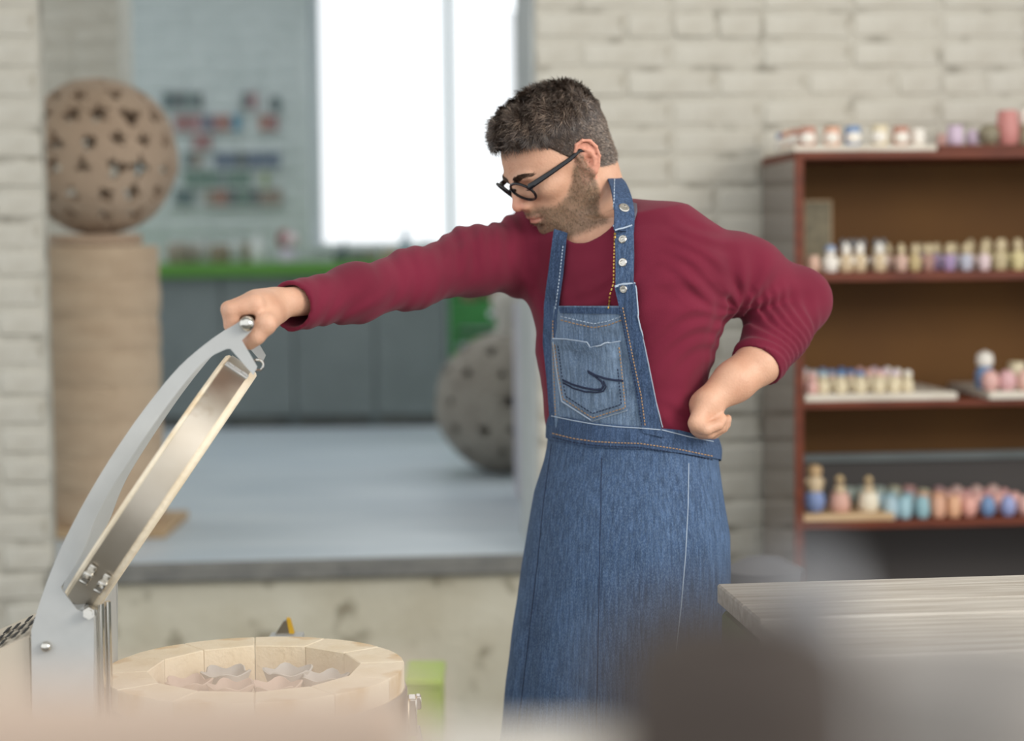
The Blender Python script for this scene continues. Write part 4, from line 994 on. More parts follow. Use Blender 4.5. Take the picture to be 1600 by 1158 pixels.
# ears: disc, rolled helix, inner fold, bowl, lobe
def ear_pt(x, z, s, d=0.0): return (x, (77 - .34 * x + d) * s, z)
for s in (1, -1):
    R = Matrix.Rotation(math.radians(-12), 3, 'Y') @ Matrix.Rotation(math.radians(-19 * s), 3, 'Z')
    he(ear_pt(-10, 8, s, -1), (17, 4.2, 28), 4, 'u', R)
    he(ear_pt(-5, -17, s, 0), (8.5, 5, 9.5), 4, 'u', R)
    he(ear_pt(-6, 2, s, 5), (8.5, 8.5, 12.5), 2, 's', R)
    he(ear_pt(-9, 24, s, 4.5), (8.5, 5, 9), 2, 's', R)
    G.chain([H(*ear_pt(x, z, s, d)) for x, z, d in ((1, 2, 1.5), (5, 14, 1.5), (5, 27, 2), (-2, 37, 2.5), (-13, 39, 3), (-24, 32, 3), (-28, 18, 3), (-26, 2, 3), (-19, -11, 2.5), (-10, -21, 2))], [q * mm for q in (2.6, 3, 3.2, 3.2, 3.2, 3.2, 3.2, 3, 3, 3)], k=2.2 * mm)
    G.chain([H(*ear_pt(x, z, s, 2.2)) for x, z in ((-8, 25), (-17, 16), (-18, 2), (-11, -9))], [q * mm for q in (2.4, 2.8, 2.8, 2.6)], k=2.5 * mm)
    he(ear_pt(4, -2, s, 1), (3.6, 4.5, 6), 3)

# right hand closed over the bar (seen from the thumb side)
def KB(px, py, s):
    e, z = KP(px, py, -.132); return KW(e, s, z) / SZ
wr = P(446, 472, 2.545)
fs = (-.100, -.081, -.062, -.044)
mcp = [KB(396, 476, fs[0]), KB(391, 472, fs[1]), KB(392, 474, fs[2]), KB(398, 479, fs[3])]
pip = [KB(359, 486, fs[0] - .003), KB(353, 485, fs[1]), KB(355, 487, fs[2]), KB(364, 491, fs[3])]
dip = [KB(362, 512, fs[0] - .002), KB(357, 512, fs[1]), KB(360, 514, fs[2]), KB(368, 516, fs[3])]
tip = [KB(380, 528, fs[0]), KB(378, 530, fs[1]), KB(380, 530, fs[2]), KB(384, 528, fs[3])]
fr = [(.0122, .0100, .0088, .0078), (.0122, .0100, .0088, .0078), (.0116, .0094, .0082, .0074), (.0106, .0084, .0074, .0066)]
for i in range(4):
    G.capsule(wr + Vector((-.012, 0, 0)) + KH * (.02 * (i - 1.2)) * .6, mcp[i], .0135, .0120, k=.014)
    G.chain([mcp[i], pip[i], dip[i], tip[i]], fr[i], k=.003)
palm0 = wr + Vector((-.02, 0, -.008))
G.capsule(palm0, KB(412, 487, -.07), .016, .0155, k=.016)
th0 = wr + Vector((-.012, -.006, -.012)) - KH * .012; th1 = KB(414, 508, -.112); th2 = KB(399, 526, -.114); th3 = KB(389, 538, -.108)
G.capsule(th0, th1, .0165, .0135, k=.012); G.chain([th1, th2, th3], [.0128, .0112, .0088], k=.005)
# left hand on the hip: knuckles down, fingers folded back
hm = [P(1088, 661, 2.728), P(1091, 669, 2.744), P(1097, 673, 2.760), P(1104, 672, 2.776)]
hp_ = [P(1103, 670, 2.722), P(1108, 676, 2.738), P(1114, 677, 2.754), P(1120, 672, 2.770)]
ht = [P(1122, 664, 2.73), P(1125, 668, 2.744), P(1130, 668, 2.758), P(1134, 664, 2.772)]
ht2 = [P(1129, 655, 2.742), P(1131, 658, 2.756), P(1134, 657, 2.768), P(1137, 654, 2.78)]
lr = [(.0135, .0105, .0090, .0080), (.0130, .0105, .0090, .0080), (.0125, .0100, .0086, .0076), (.0112, .0090, .0078, .0070)]
lhand = []
for i in range(4):
    G.capsule(LW + Vector((-.008 + .004 * i, -.012 + .012 * i, -.006)), hm[i], .0145, .0120, k=.014)
    G.chain([hm[i], hp_[i], ht[i], ht2[i]], [q_ * .88 for q_ in lr[i]], k=.002)
G.chain([LW + Vector((-.014, .006, -.006)), P(1092, 648, 2.785), P(1098, 662, 2.81)], [.014, .0115, .009], k=.01)
G.capsule(LW, P(1113, 660, 2.752), .0165, .0135, k=.012)
V, Fc = G.surface()
foot = Vector(((FLp.x + FRp.x) / 2, (FLp.y + FRp.y) / 2, 0))
me = np_mesh('person', V, Fc, 1)
# masks: beard and lips as colour the skin itself has
co = np.empty(len(me.vertices) * 3, np.float32); me.vertices.foreach_get('co', co); co = co.reshape(-1, 3)
loc = (co - np.array(HO)) @ np.array(HR) / mm
def sst(a, b, x): t = np.clip((x - a) / (b - a), 0, 1); return t * t * (3 - 2 * t)
def beard_mask(l):
    x, y, z = l[:, 0], np.abs(l[:, 1]), l[:, 2]
    top = np.interp(x, [2, 18, 30, 48, 70, 88, 110], [30, 8, -14, -32, -40, -30, -30])        # cheek line
    m = sst(8, -9, z - top) * sst(-14, -2, x + 0 * z) * sst(-104, -92, z) * (l[:, 0] > -20)
    m *= sst(-8, 8, x - np.interp(z, [-95, -60, -20, 20, 40], [28, 8, 0, 4, 6]) + 8)
    lips = np.exp(-(((z + 48.5) / 8) ** 4 + (y / 22) ** 4)) * (x > 86)
    return m * (1 - .9 * lips), lips
bmk, lps = beard_mask(loc); near = np.linalg.norm(co - np.array(HO), axis=1) < .19
bmk *= near; lps *= near
ca = me.color_attributes.new('tint', 'FLOAT_COLOR', 'POINT')
redm = np.exp(-(((loc[:, 0] - 110) / 16) ** 2 + ((loc[:, 2] + 15) / 16) ** 2 + (loc[:, 1] / 16) ** 2)) * near
redm = np.maximum(redm, (np.abs(loc[:, 1]) > 74) * (loc[:, 2] > -32) * near * (np.abs(loc[:, 0] + 8) < 26) * .9)
def scalp_line(x, y):      # hairline height (mm) at fore-aft x on the side/front
    return np.interp(x, [-105, -60, -30, -14, 2, 14, 26, 40, 60, 80, 100], [-26, -32, -20, 6, 26, 18, 34, 56, 72, 82, 82])
hairm = near * sst(-5, 5, loc[:, 2] - scalp_line(loc[:, 0], loc[:, 1])) * (np.abs(loc[:, 1]) < 73)
ca.data.foreach_set('color', np.stack([bmk, lps, redm, hairm], 1).astype(np.float32).ravel())
m_skin = mat('skin', hexc(218, 172, 144), .48, col2=hexc(204, 154, 126), scale=22, detail=6, bump=.0009, bscale=260, spec=.4, sss=.08)
nt = m_skin.node_tree; N = nt.nodes; L = nt.links; b = N['Principled BSDF']
at = N.new('ShaderNodeVertexColor'); at.layer_name = 'tint'; sp = N.new('ShaderNodeSeparateColor'); L.new(at.outputs['Color'], sp.inputs[0])
def mixin(fac, col, amt):
    src = b.inputs['Base Color'].links[0].from_socket; mx = N.new('ShaderNodeMix'); mx.data_type = 'RGBA'
    mu = N.new('ShaderNodeMath'); mu.operation = 'MULTIPLY'; mu.inputs[1].default_value = amt; L.new(fac, mu.inputs[0])
    L.new(mu.outputs[0], mx.inputs[0]); L.new(src, mx.inputs[6]); mx.inputs[7].default_value = col; L.new(mx.outputs[2], b.inputs['Base Color'])
mixin(sp.outputs[2], hexc(226, 140, 120), .55); mixin(sp.outputs[0], hexc(108, 90, 70), .72); mixin(sp.outputs[1], hexc(196, 128, 112), .8); mixin(at.outputs['Alpha'], hexc(84, 66, 56), .8)
me.materials.append(m_skin)
man = bpy.data.objects.new('person', me); COL.objects.link(man)
tag(man, 'man in burgundy long sleeved shirt, glasses and denim apron holding the raised kiln lid', 'person')
def kid(name, mb, m, parent=None, **k):
    return obj(name, mb, m, parent or man, **k)

# ------------------------------------------------------------------ shirt
m_shirt = mat('burgundy_jersey', hexc(119, 37, 57), .9, col2=hexc(107, 31, 50), scale=8, bump=.0004, bscale=900, spec=.15, sheen=.08)
S = Grid(rng(-.36, .52, .0027), rng(2.48, 3.12, .0030), rng(1.08 - ZS, 1.53 - ZS, .0027))
zt_ = P(0, 350, BD).z; zb_s = P(0, 701, BD).z
S.op(torso_fn(0, zt_, zb_s), (-.2, 2.55, 1.08 - ZS), (.45, 3.1, 1.5))
S.capsule(P(868, 385, 2.94), P(1028, 384, 2.82), .052, .052, k=.05)             # shoulders
S.capsule(P(1034, 390, 2.815), NB_ + Vector((.03, .02, -.022)), .050, .060, k=.045)
S.capsule(SR, NB_ + Vector((-.02, .03, -.035)), .056, .060, k=.05)
M1 = P(738, 408, 2.845)
S.chain([SR, M1, ER, P(552, 459, 2.65), CR], [.062, .0465, .0385, .0360, .0345], k=.03)
ML = P(1160, 428, 2.85)
S.chain([SLs, ML, EL], [.060, .0515, .0470], k=.035)
S.chain([EL, EL.lerp(CL, .5), CL], [.0465, .0430, .0400], k=.022)
# folds
def axis_t(X, Y, Z, a, b):
    ab = b - a; return ((X - a.x) * ab.x + (Y - a.y) * ab.y + (Z - a.z) * ab.z) / ab.length
def bump_(x, c, w): return np.exp(-((x - c) / w) ** 2)
def rid(x): return .75 * np.sin(2 * PI * x) + .6 * (1 - np.abs(np.sin(PI * x + .6)) ** .9)
def folds(X, Y, Z):
    # X right, Z up, Y depth ; warp
    w1 = .012 * np.sin(31 * X + 17 * Z + 9 * Y) + .008 * np.sin(-23 * X + 47 * Z + 21 * Y); w2 = .010 * np.sin(26 * Z - 19 * X + 14 * Y + 2)
    n0 = .5 + .5 * np.sin(14 * X + 9 * Z + 3 * Y + 1.3) * np.sin(11 * Z - 8 * X + 2)
    d = 0
    # pushed-up sleeve of the bent arm: rings
    t = axis_t(X, Y, Z - ZS, EL, CL); Lc = (CL - EL).length
    mL = sst(.27, .31, X) * sst(1.385, 1.34, Z)
    d = d + mL * .0022 * np.sin(2 * PI * (t + 1.2 * w1 + .6 * w2) / .019) * sst(0.01, .04, t) * (.55 + .45 * n0)
    # elbow crook / upper arm folds fanning from the crook
    an = np.arctan2(Z - 1.335, X - .335); rr = np.sqrt((Z - 1.335) ** 2 + (X - .335) ** 2)
    d = d + .0026 * np.sin(11 * an + 40 * w1) * sst(.26, .30, X) * sst(1.30, 1.36, Z) * bump_(rr, .06, .05)
    # upper left arm, drags from the shoulder
    ph = (Z + .45 * X + w1) ; d = d + .0042 * rid(ph / .030) * sst(.20, .25, X) * sst(.36, .30, X) * sst(1.33, 1.37, Z) * n0
    # chest: drags from the left armpit towards the bib, and from the right armpit down
    ph = Z - .35 * X + 1.4 * w1; d = d + .0058 * rid(ph / .036) * bump_(X, .20, .10) * sst(1.16, 1.22, Z) * sst(1.43, 1.36, Z) * (.3 + .7 * n0)
    ph = X + .34 * Z + .8 * w2; d = d + .0056 * rid(ph / .034) * bump_(X, .03, .055) * sst(1.17, 1.22, Z) * sst(1.41, 1.35, Z) * (.3 + .7 * n0)
    # stretched arm: slanting folds on the under side and by the cuff
    ph = X * .8 - .62 * Z + 1.2 * w1 + .4 * (Y - 2.7); am = sst(-.0, -.06, X)
    d = d + am * .0032 * rid(ph / .033) * (.25 + .75 * n0)
    d = d + .0020 * np.sin(2 * PI * (X + .3 * Z + w2) / .026) * sst(.06, .0, X) * sst(-.14, -.08, X) * sst(1.38, 1.42, Z)
    # waist blousing on the left side
    ph = Z + .5 * X + 1.5 * w2; d = d + .0038 * rid(ph / .03) * sst(1.23, 1.17, Z) * sst(.18, .24, X)
    return d
S.op(lambda X, Y, Z: folds(X, Y, Z + ZS), (-.36, 2.48, 1.08 - ZS), (.52, 3.12, 1.53 - ZS), mode='add')
# openings: neck, cuffs
def cone_cut(a, b, ra, rb): S.capsule(a, b, ra, rb, k=.006, mode='s')
cone_cut(NB_ + Vector((0, .012, .006)), H(-30, 0, -15), .056, .060)
cone_cut(P(922, 334, 2.815), P(900, 250, 2.78), .050, .105)
dR = (CR - P(552, 459, 2.65)).normalized()
S.capsule(CR + dR * .030, CR - dR * .05, .0285, .0265, k=.003, mode='s')
def halfspace(p, n, rb):
    c = p + n * .03
    S.op(lambda X, Y, Z: np.maximum(-((X - p.x) * n.x + (Y - p.y) * n.y + (Z - p.z) * n.z), np.sqrt((X - c.x) ** 2 + (Y - c.y) ** 2 + (Z - c.z) ** 2) - rb), tuple(c - Vector((.09,) * 3)), tuple(c + Vector((.09,) * 3)), mode='s')
nR = (dR + Vector((0, -.55, .05))).normalized()
halfspace(CR + dR * .006, nR, .066)
dL = (CL - EL).normalized()
S.capsule(CL + dL * .03, CL - dL * .02, .0335, .0325, k=.003, mode='s')
halfspace(CL + dL * .008, dL, .062)
V, Fc = S.surface(); sme = np_mesh('shirt', V, Fc, 2)
shirt = kid('shirt', sme, m_shirt, label='burgundy long sleeved jersey shirt')
bvh = BVHTree.FromPolygons([Vector(v) for v in V], [tuple(f) for f in Fc])
def hit(px, py, off=0.0):
    d = ray(px, py).normalized(); r = bvh.ray_cast(C0, d)
    if r[0] is None:
        n = bvh.find_nearest(P(px, py, BD - .06)); return Vector(n[0]) + Vector(n[1]) * off, Vector(n[1])
    n = r[1] if r[1].dot(d) < 0 else -r[1]
    return r[0] + n * off, n
# ------------------------------------------------------------------ denim apron
def denim(name, c1, c2, c3, light):
    m = mat(name, c1, .8, col2=c2, scale=9, detail=9, lo=.36, hi=.84, stretch=(1, 1, .45), bump=.0006, bscale=420, spec=.2, third=c3, tscale=700, tlo=.42, thi=.75)
    nt = m.node_tree; b = nt.nodes['Principled BSDF']; src = b.inputs['Base Color'].links[0].from_socket
    mp = nt.nodes.new('ShaderNodeMapping'); tc = [n for n in nt.nodes if n.type == 'TEX_COORD'][0]; nt.links.new(tc.outputs['Object'], mp.inputs[0]); mp.inputs['Scale'].default_value = (1, 1, .06)
    n = nt.nodes.new('ShaderNodeTexNoise'); n.inputs['Scale'].default_value = 260; n.inputs['Detail'].default_value = 3; nt.links.new(mp.outputs[0], n.inputs['Vector'])
    mr = nt.nodes.new('ShaderNodeMapRange'); mr.inputs[1].default_value = .3; mr.inputs[2].default_value = .7; mr.inputs[3].default_value = .68; mr.inputs[4].default_value = 1.3; nt.links.new(n.outputs['Fac'], mr.inputs[0])
    mx = nt.nodes.new('ShaderNodeMix'); mx.data_type = 'RGBA'; mx.blend_type = 'MULTIPLY'; mx.inputs[0].default_value = 1; nt.links.new(src, mx.inputs[6]); nt.links.new(mr.outputs[0], mx.inputs[7]); nt.links.new(mx.outputs[2], b.inputs['Base Color'])
    return m
m_den = denim('mid_blue_denim', hexc(70, 92, 124), hexc(42, 60, 90), hexc(100, 120, 146), 0)
m_den_bib = denim('faded_blue_denim', hexc(108, 128, 152), hexc(66, 86, 114), hexc(128, 146, 166), 0)
m_den_dk = denim('dark_blue_denim', hexc(60, 80, 110), hexc(38, 54, 80), hexc(88, 108, 138), 0)
m_tan = mat('tan_stitching', hexc(176, 142, 104), .7); m_worn = mat('worn_pale_hem', hexc(176, 190, 206), .8); m_navy = mat('navy_stitching', hexc(30, 40, 66), .8)
m_brass = mat('brass_zip', hexc(196, 160, 84), .35, metal=.8); m_snap = mat('steel_snap', hexc(206, 202, 194), .25, metal=.9)

def smooth_grid(Pg, it=12, keep=None):
    A = np.array([[list(p) for p in r] for r in Pg])
    for _ in range(it):
        B = A.copy()
        B[1:-1, :] += A[:-2, :] + A[2:, :] - 2 * A[1:-1, :] if False else 0
        pad = np.pad(A, ((1, 1), (1, 1), (0, 0)), 'edge')
        dn = (pad[:-2, 1:-1] + pad[2:, 1:-1] + pad[1:-1, :-2] + pad[1:-1, 2:]) / 4
        dy = dn[:, :, 1] - A[:, :, 1]
        s = A[:, :, 1] + .5 * dy
        A[:, :, 1] = np.minimum(s, A0[:, :, 1]) if False else s
    return A
def sheet(name, m, left, right, nu, nv, off, th=.0016, parent=None, smooth_it=8, wob=0.0, label=None):
    """cloth strip draped on the shirt: left/right are pixel polylines (top to bottom); real points lie on the shirt surface + off"""
    def samp(pl, t):
        q = [(Vector(a + (0,))) if len(a) == 2 else Vector(a) for a in pl]
        L = [0]
        for a, b_ in zip(q, q[1:]): L.append(L[-1] + (b_ - a).length)
        s = t * L[-1]
        for i in range(len(q) - 1):
            if s <= L[i + 1] + 1e-9: return q[i].lerp(q[i + 1], (s - L[i]) / max(1e-9, L[i + 1] - L[i]))
        return q[-1]
    pix = [[samp(left, j / nv).lerp(samp(right, j / nv), i / nu) for i in range(nu + 1)] for j in range(nv + 1)]
    dep = np.array([[hit(p.x, p.y, 0)[0].y for p in r] for r in pix])
    base = dep.copy()
    for _ in range(smooth_it):
        pad = np.pad(dep, 1, 'edge'); dep = .5 * dep + .125 * (pad[:-2, 1:-1] + pad[2:, 1:-1] + pad[1:-1, :-2] + pad[1:-1, 2:])
        dep = np.minimum(dep, base)
    pts = [[P(pix[j][i].x, pix[j][i].y, dep[j, i] - off + wob * math.sin(pix[j][i].x * .11 + pix[j][i].y * .045) * math.sin(pix[j][i].y * .06)) for i in range(nu + 1)] for j in range(nv + 1)]
    return pts, grid_obj(name, pts, m, th, parent, label)
def grid_obj(name, pts, m, th, parent=None, label=None):
    R, Cn = len(pts), len(pts[0]); nrm = [[None] * Cn for _ in range(R)]
    for j in range(R):
        for i in range(Cn):
            a = pts[min(j + 1, R - 1)][i] - pts[max(j - 1, 0)][i]; b_ = pts[j][min(i + 1, Cn - 1)] - pts[j][max(i - 1, 0)]
            n = b_.cross(a); n.normalize()
            if n.dot(C0 - pts[j][i]) < 0: n = -n
            nrm[j][i] = n
    vs = [pts[j][i] + nrm[j][i] * th for j in range(R) for i in range(Cn)] + [pts[j][i] for j in range(R) for i in range(Cn)]
    o_ = R * Cn; fs = []
    for j in range(R - 1):
        for i in range(Cn - 1):
            a, b_, c, d = j * Cn + i, j * Cn + i + 1, (j + 1) * Cn + i + 1, (j + 1) * Cn + i
            fs += [(a, d, c, b_), (o_ + a, o_ + b_, o_ + c, o_ + d)]
    for i in range(Cn - 1):
        fs += [(i, i + 1, o_ + i + 1, o_ + i), ((R - 1) * Cn + i + 1, (R - 1) * Cn + i, o_ + (R - 1) * Cn + i, o_ + (R - 1) * Cn + i + 1)]
    for j in range(R - 1):
        a, b_ = j * Cn, (j + 1) * Cn; fs.append((b_, a, o_ + a, o_ + b_)); a += Cn - 1; b_ += Cn - 1; fs.append((a, b_, o_ + b_, o_ + a))
    bm = bmesh.new(); bv = [bm.verts.new(v) for v in vs]
    for f in fs: bm.faces.new([bv[i] for i in f])
    bmesh.ops.recalc_face_normals(bm, faces=bm.faces[:])
    return kid(name, MB().bm(bm), m, parent, label=label, angle=60)
def seam(pixels, off, r, m, parent, name='seam', dash=None):
    """thread or worn edge lying on the cloth along a pixel polyline"""
    pts = []
    for (a, b_) in zip(pixels, pixels[1:]):
        n = max(2, int(math.hypot(b_[0] - a[0], b_[1] - a[1]) / 5))
        for k in range(n): pts.append((a[0] + (b_[0] - a[0]) * k / n, a[1] + (b_[1] - a[1]) * k / n))
    pts.append(pixels[-1]); w = [clothhit(x, y) for x, y in pts]
    w = [p + n * off for p, n in w]; mb = MB()
    if dash:
        for i in range(0, len(w) - 1, 1):
            a, b_ = w[i], w[i + 1]; mb.tube([a.lerp(b_, .12), a.lerp(b_, .72)], r, 5)
    else: mb.tube(w, r, 6)
    return kid(name, mb, m, parent)

# skirt: wrap of denim from the waistband down, open at the back
sk = [  # row, left px, right px
    (668, 860, 1112), (700, 857, 1119), (720, 853, 1119), (769, 838, 1126), (830, 828, 1136), (885, 820, 1137), (945, 812, 1134), (1010, 803, 1130), (1067, 796, 1126), (1160, 786, 1122), (1280, 778, 1118)]
zrow = np.array([P(980, r[0], BD).z for r in sk]); o2 = np.argsort(zrow)
def skx(z, c): return np.interp(z, zrow[o2], np.array([P(r[c], r[0], BD).x for r in sk])[o2])
def skirt_pt(z, u, fold=1.0, grow=0.0):
    """u in 0..1 round from the right-rear over the front to the left-rear"""
    xl_, xr_ = skx(z, 1), skx(z, 2); cx = (xl_ + xr_) / 2; hw = (xr_ - xl_) / 2
    rt = .86; a = hw / math.sqrt(math.cos(BODYYAW) ** 2 + (rt * math.sin(BODYYAW)) ** 2); bq = a * rt
    th = math.radians(-152) + math.radians(304) * u          # 0 = front, + = left
    dep = float(np.clip((zrow[0] - z) / .5, 0, 1)); k = fold * dep
    w = 1 + k * (.030 * math.sin(7 * th + 2.2 * z + .6) + .014 * math.sin(13 * th - 3 * z) + .010 * math.sin(4 * th + 9 * z)) + .0035 * math.sin(17 * z * 4 + 5 * th) * fold * dep
    lat = math.sin(th) * (a * w + grow); fr = math.cos(th) * (bq * w + grow)
    q = Vector((cx, BD, 0)) + Bl * lat + Bf * fr; q.z = z + (.0 if fold == 0 else 0)
    return q
zs_top = P(980, 700, BD).z; zs_bot = .40
NU, NVs = 110, 80
def row_z(u, ths, pys):
    py = float(np.interp(-152 + 304 * u, ths, pys)); z = P(980, py, BD).z
    for _ in range(3): z = P(980, py, skirt_pt(z, u, 0).y).z
    return z
THS = [-152, -55, -20, 0, 35, 60, 80, 125, 152]
def topz(u): return row_z(u, THS, [676, 680, 686, 694, 698, 705, 712, 719, 720])
TOPZ = [topz(i / NU) for i in range(NU + 1)]; WBZ = [row_z(i / NU, THS, [646, 647, 651, 659, 667, 672, 682, 689, 690]) for i in range(NU + 1)]
pts = [[skirt_pt(TOPZ[i] + .010 + (zs_bot - TOPZ[i] - .010) * j / NVs, i / NU) for i in range(NU + 1)] for j in range(NVs + 1)]
apron = grid_obj_full = None
def tube_grid(name, pts, m, th, parent=None, label=None):
    R, Cn = len(pts), len(pts[0]); cen = Vector((P(980, 700, BD).x, BD, 0)); vs = []
    for sgn in (1, 0):
        for r in pts:
            for p in r:
                n = Vector((p.x - cen.x, p.y - cen.y, 0)).normalized(); vs.append(p + n * th * sgn)
    o_ = R * Cn; bm = bmesh.new(); bv = [bm.verts.new(v) for v in vs]
    def q(a, b_, c, d): bm.faces.new([bv[a], bv[b_], bv[c], bv[d]])
    for j in range(R - 1):
        for i in range(Cn - 1):
            a, b_, c, d = j * Cn + i, j * Cn + i + 1, (j + 1) * Cn + i + 1, (j + 1) * Cn + i; q(a, d, c, b_); q(o_ + a, o_ + b_, o_ + c, o_ + d)
    for i in range(Cn - 1): q(i, i + 1, o_ + i + 1, o_ + i); a = (R - 1) * Cn + i; q(a + 1, a, o_ + a, o_ + a + 1)
    for j in range(R - 1): a, b_ = j * Cn, (j + 1) * Cn; q(b_, a, o_ + a, o_ + b_); a += Cn - 1; b_ += Cn - 1; q(a, b_, o_ + b_, o_ + a)
    bmesh.ops.recalc_face_normals(bm, faces=bm.faces[:])
    return kid(name, MB().bm(bm), m, parent, label=label, angle=60)
apron = tube_grid('apron', pts, m_den, .0022, None, 'denim apron made from old jeans')
def wb(i, j, n=6):
    z = WBZ[i] + (TOPZ[i] - .003 - WBZ[i]) * j / n
    return skirt_pt(z, i / NU, 0.0, .0035 + .001 * math.sin(PI * j / n))
waist = tube_grid('waistband', [[wb(i, j) for i in range(NU + 1)] for j in range(7)], m_den_dk, .002, apron, 'dark denim waistband')
# bib, side panels, straps
bibL = [(866, 478), (862, 530), (863, 590), (868, 668)]; bibR = [(985, 478), (1000, 540), (1012, 600), (1024, 684)]
bib_pts, bib = sheet('bib', m_den_bib, bibL, bibR, 44, 60, .006, .0018, apron, 30, .0012)
sheet('side_panel', m_den_dk, [(851, 470), (849, 538), (855, 598), (860, 664)], [(872, 480), (868, 530), (869, 590), (873, 668)], 6, 40, .0085, .002, apron, 20)
sheet('side_panel', m_den_dk, [(960, 447), (967, 478), (975, 520), (986, 574), (1004, 676)], [(993, 443), (997, 492), (1009, 552), (1023, 620), (1036, 684)], 8, 56, .0095, .002, apron, 20)
sheet('top_hem', m_den_dk, [(873, 480), (876, 489)], [(972, 481), (974, 491)], 24, 3, .0085, .002, apron, 10)
sheet('strap', m_den_dk, [(866, 358), (858, 420), (850, 484)], [(886, 366), (880, 430), (872, 486)], 5, 30, .0075, .0022, apron, 12)
sheet('strap', m_den, [(960, 352), (962, 400), (962, 452)], [(990, 350), (991, 400), (990, 450)], 6, 24, .0065, .0020, apron, 12)
# neck part of the strap: over the shoulder and round the back of the neck
nkc = NB_ + Vector((0, .02, 0))
path = [P(974, 362, 2.752), P(975, 335, 2.762), P(972, 312, 2.784), P(967, 294, 2.815), P(960, 281, 2.85), P(946, 273, 2.90), P(920, 280, 2.945), P(890, 304, 2.955), P(872, 335, 2.93)]
def ribbon(name, path, width, m, th, cen, parent, tilt=None, label=None):
    # smooth path
    Q = []
    for i in range(len(path) - 1):
        p0, p1, p2, p3 = path[max(i - 1, 0)], path[i], path[i + 1], path[min(i + 2, len(path) - 1)]
        for k in range(6):
            t = k / 6; Q.append(.5 * ((2 * p1) + (p2 - p0) * t + (2 * p0 - 5 * p1 + 4 * p2 - p3) * t * t + (3 * p1 - p0 - 3 * p2 + p3) * t ** 3))
    Q.append(path[-1]); rows = []
    for i, p in enumerate(Q):
        t = (Q[min(i + 1, len(Q) - 1)] - Q[max(i - 1, 0)]).normalized(); n = (p - cen); n = (n - t * n.dot(t)).normalized(); s = t.cross(n)
        w = width * np.interp(i / (len(Q) - 1), [0, .25, .5, 1], [1.0, 1.0, .9, .75])
        rows.append([(p + s * w * (k / 4 - .5), n) for k in range(5)])
    vs = [p + n * th for r in rows for p, n in r] + [p for r in rows for p, n in r]; R, Cn = len(rows), 5; o_ = R * Cn
    bm = bmesh.new(); bv = [bm.verts.new(v) for v in vs]
    for j in range(R - 1):
        for i in range(Cn - 1):
            a, b_, c, d = j * Cn + i, j * Cn + i + 1, (j + 1) * Cn + i + 1, (j + 1) * Cn + i
            bm.faces.new([bv[x] for x in (a, b_, c, d)]); bm.faces.new([bv[o_ + x] for x in (d, c, b_, a)])
    for i in range(Cn - 1):
        bm.faces.new([bv[x] for x in (i + 1, i, o_ + i, o_ + i + 1)]); a = (R - 1) * Cn + i; bm.faces.new([bv[x] for x in (a, a + 1, o_ + a + 1, o_ + a)])
    for j in range(R - 1):
        a, b_ = j * Cn, (j + 1) * Cn; bm.faces.new([bv[x] for x in (a, b_, o_ + b_, o_ + a)]); a += Cn - 1; b_ += Cn - 1; bm.faces.new([bv[x] for x in (b_, a, o_ + a, o_ + b_)])
    bmesh.ops.recalc_face_normals(bm, faces=bm.faces[:])
    return kid(name, MB().bm(bm), m, parent, label=label, angle=60)
ribbon('strap', path, .030, m_den_dk, .003, nkc, apron)
# everything sewn on the cloth is found on the cloth itself
def rebuild():
    vs = []; fs = []
    for o in [apron] + [c for c in apron.children]:
        me_ = o.data; b0 = len(vs); vs += [v.co.copy() for v in me_.vertices]; fs += [[i + b0 for i in p.vertices] for p in me_.polygons]
    return BVHTree.FromPolygons(vs, fs)
cb_ = rebuild()
def clothhit(px, py):
    d = ray(px, py).normalized(); r = cb_.ray_cast(C0, d)
    if r[0] is None: return hit(px, py)
    n = r[1] if r[1].dot(d) < 0 else -r[1]; return r[0], n
# pocket
pk = [(864, 529), (885, 530), (919, 535), (923, 543), (945, 538), (970, 533), (974, 570), (980, 640), (926, 657), (878, 626), (870, 580)]
rows = []
for j in range(29):
    t = j / 28; row = []
    xa = np.interp(t, [0, .5, .78, 1], [864, 871, 878, 925]); xb = np.interp(t, [0, .5, .86, 1], [970, 975, 980, 927])
    for i in range(25):
        s = i / 24; x = xa + (xb - xa) * s
        yt = np.interp(x, [864, 885, 919, 923, 945, 980], [529, 530, 535, 543, 538, 532]); yb_ = np.interp(x, [864, 878, 926, 980], [620, 626, 657, 640])
        y = yt + (yb_ - yt) * min(1, t * 1.0); p, n = clothhit(np.interp(s, [0, 1], [np.interp(t, [0, 1], [864, 879]), np.interp(t, [0, 1], [970, 980])]), yt + (np.interp(np.interp(s, [0, 1], [np.interp(t, [0, 1], [864, 879]), np.interp(t, [0, 1], [970, 980])]), [864, 878, 926, 980], [618, 626, 657, 640]) - yt) * t)
        e = min(s, 1 - s, 1 - t) ; row.append(p + n * (.0012 + .0045 * min(1, e * 7) * (.6 + .4 * math.sin(9 * s + 5 * t)) + .004 * max(0, .15 - t) / .15))
    rows.append(row)
pocket = grid_obj('pocket', rows, m_den_bib, .0016, apron, 'faded patch pocket on the bib')
cb_ = rebuild()
T = .0008
def inset(pl, cx, cy, d): return [(x + (cx - x) * d, y + (cy - y) * d) for x, y in pl]
seam([(867, 538), (872, 580), (880, 623), (926, 653), (977, 637), (971, 575), (967, 541)], .0006, T, m_tan, apron, dash=1)
seam([(872, 540), (877, 580), (884, 619), (926, 646), (971, 632), (965, 575)], .0006, T, m_navy, apron, dash=1)
seam([(864, 530), (870, 580), (878, 627), (926, 658), (980, 641)], .0004, .0010, m_worn, apron, name='worn_edge')
seam([(864, 529), (885, 530), (918, 535), (923, 543), (945, 538), (970, 533)], .0016, .0012, m_worn, apron, name='worn_edge')
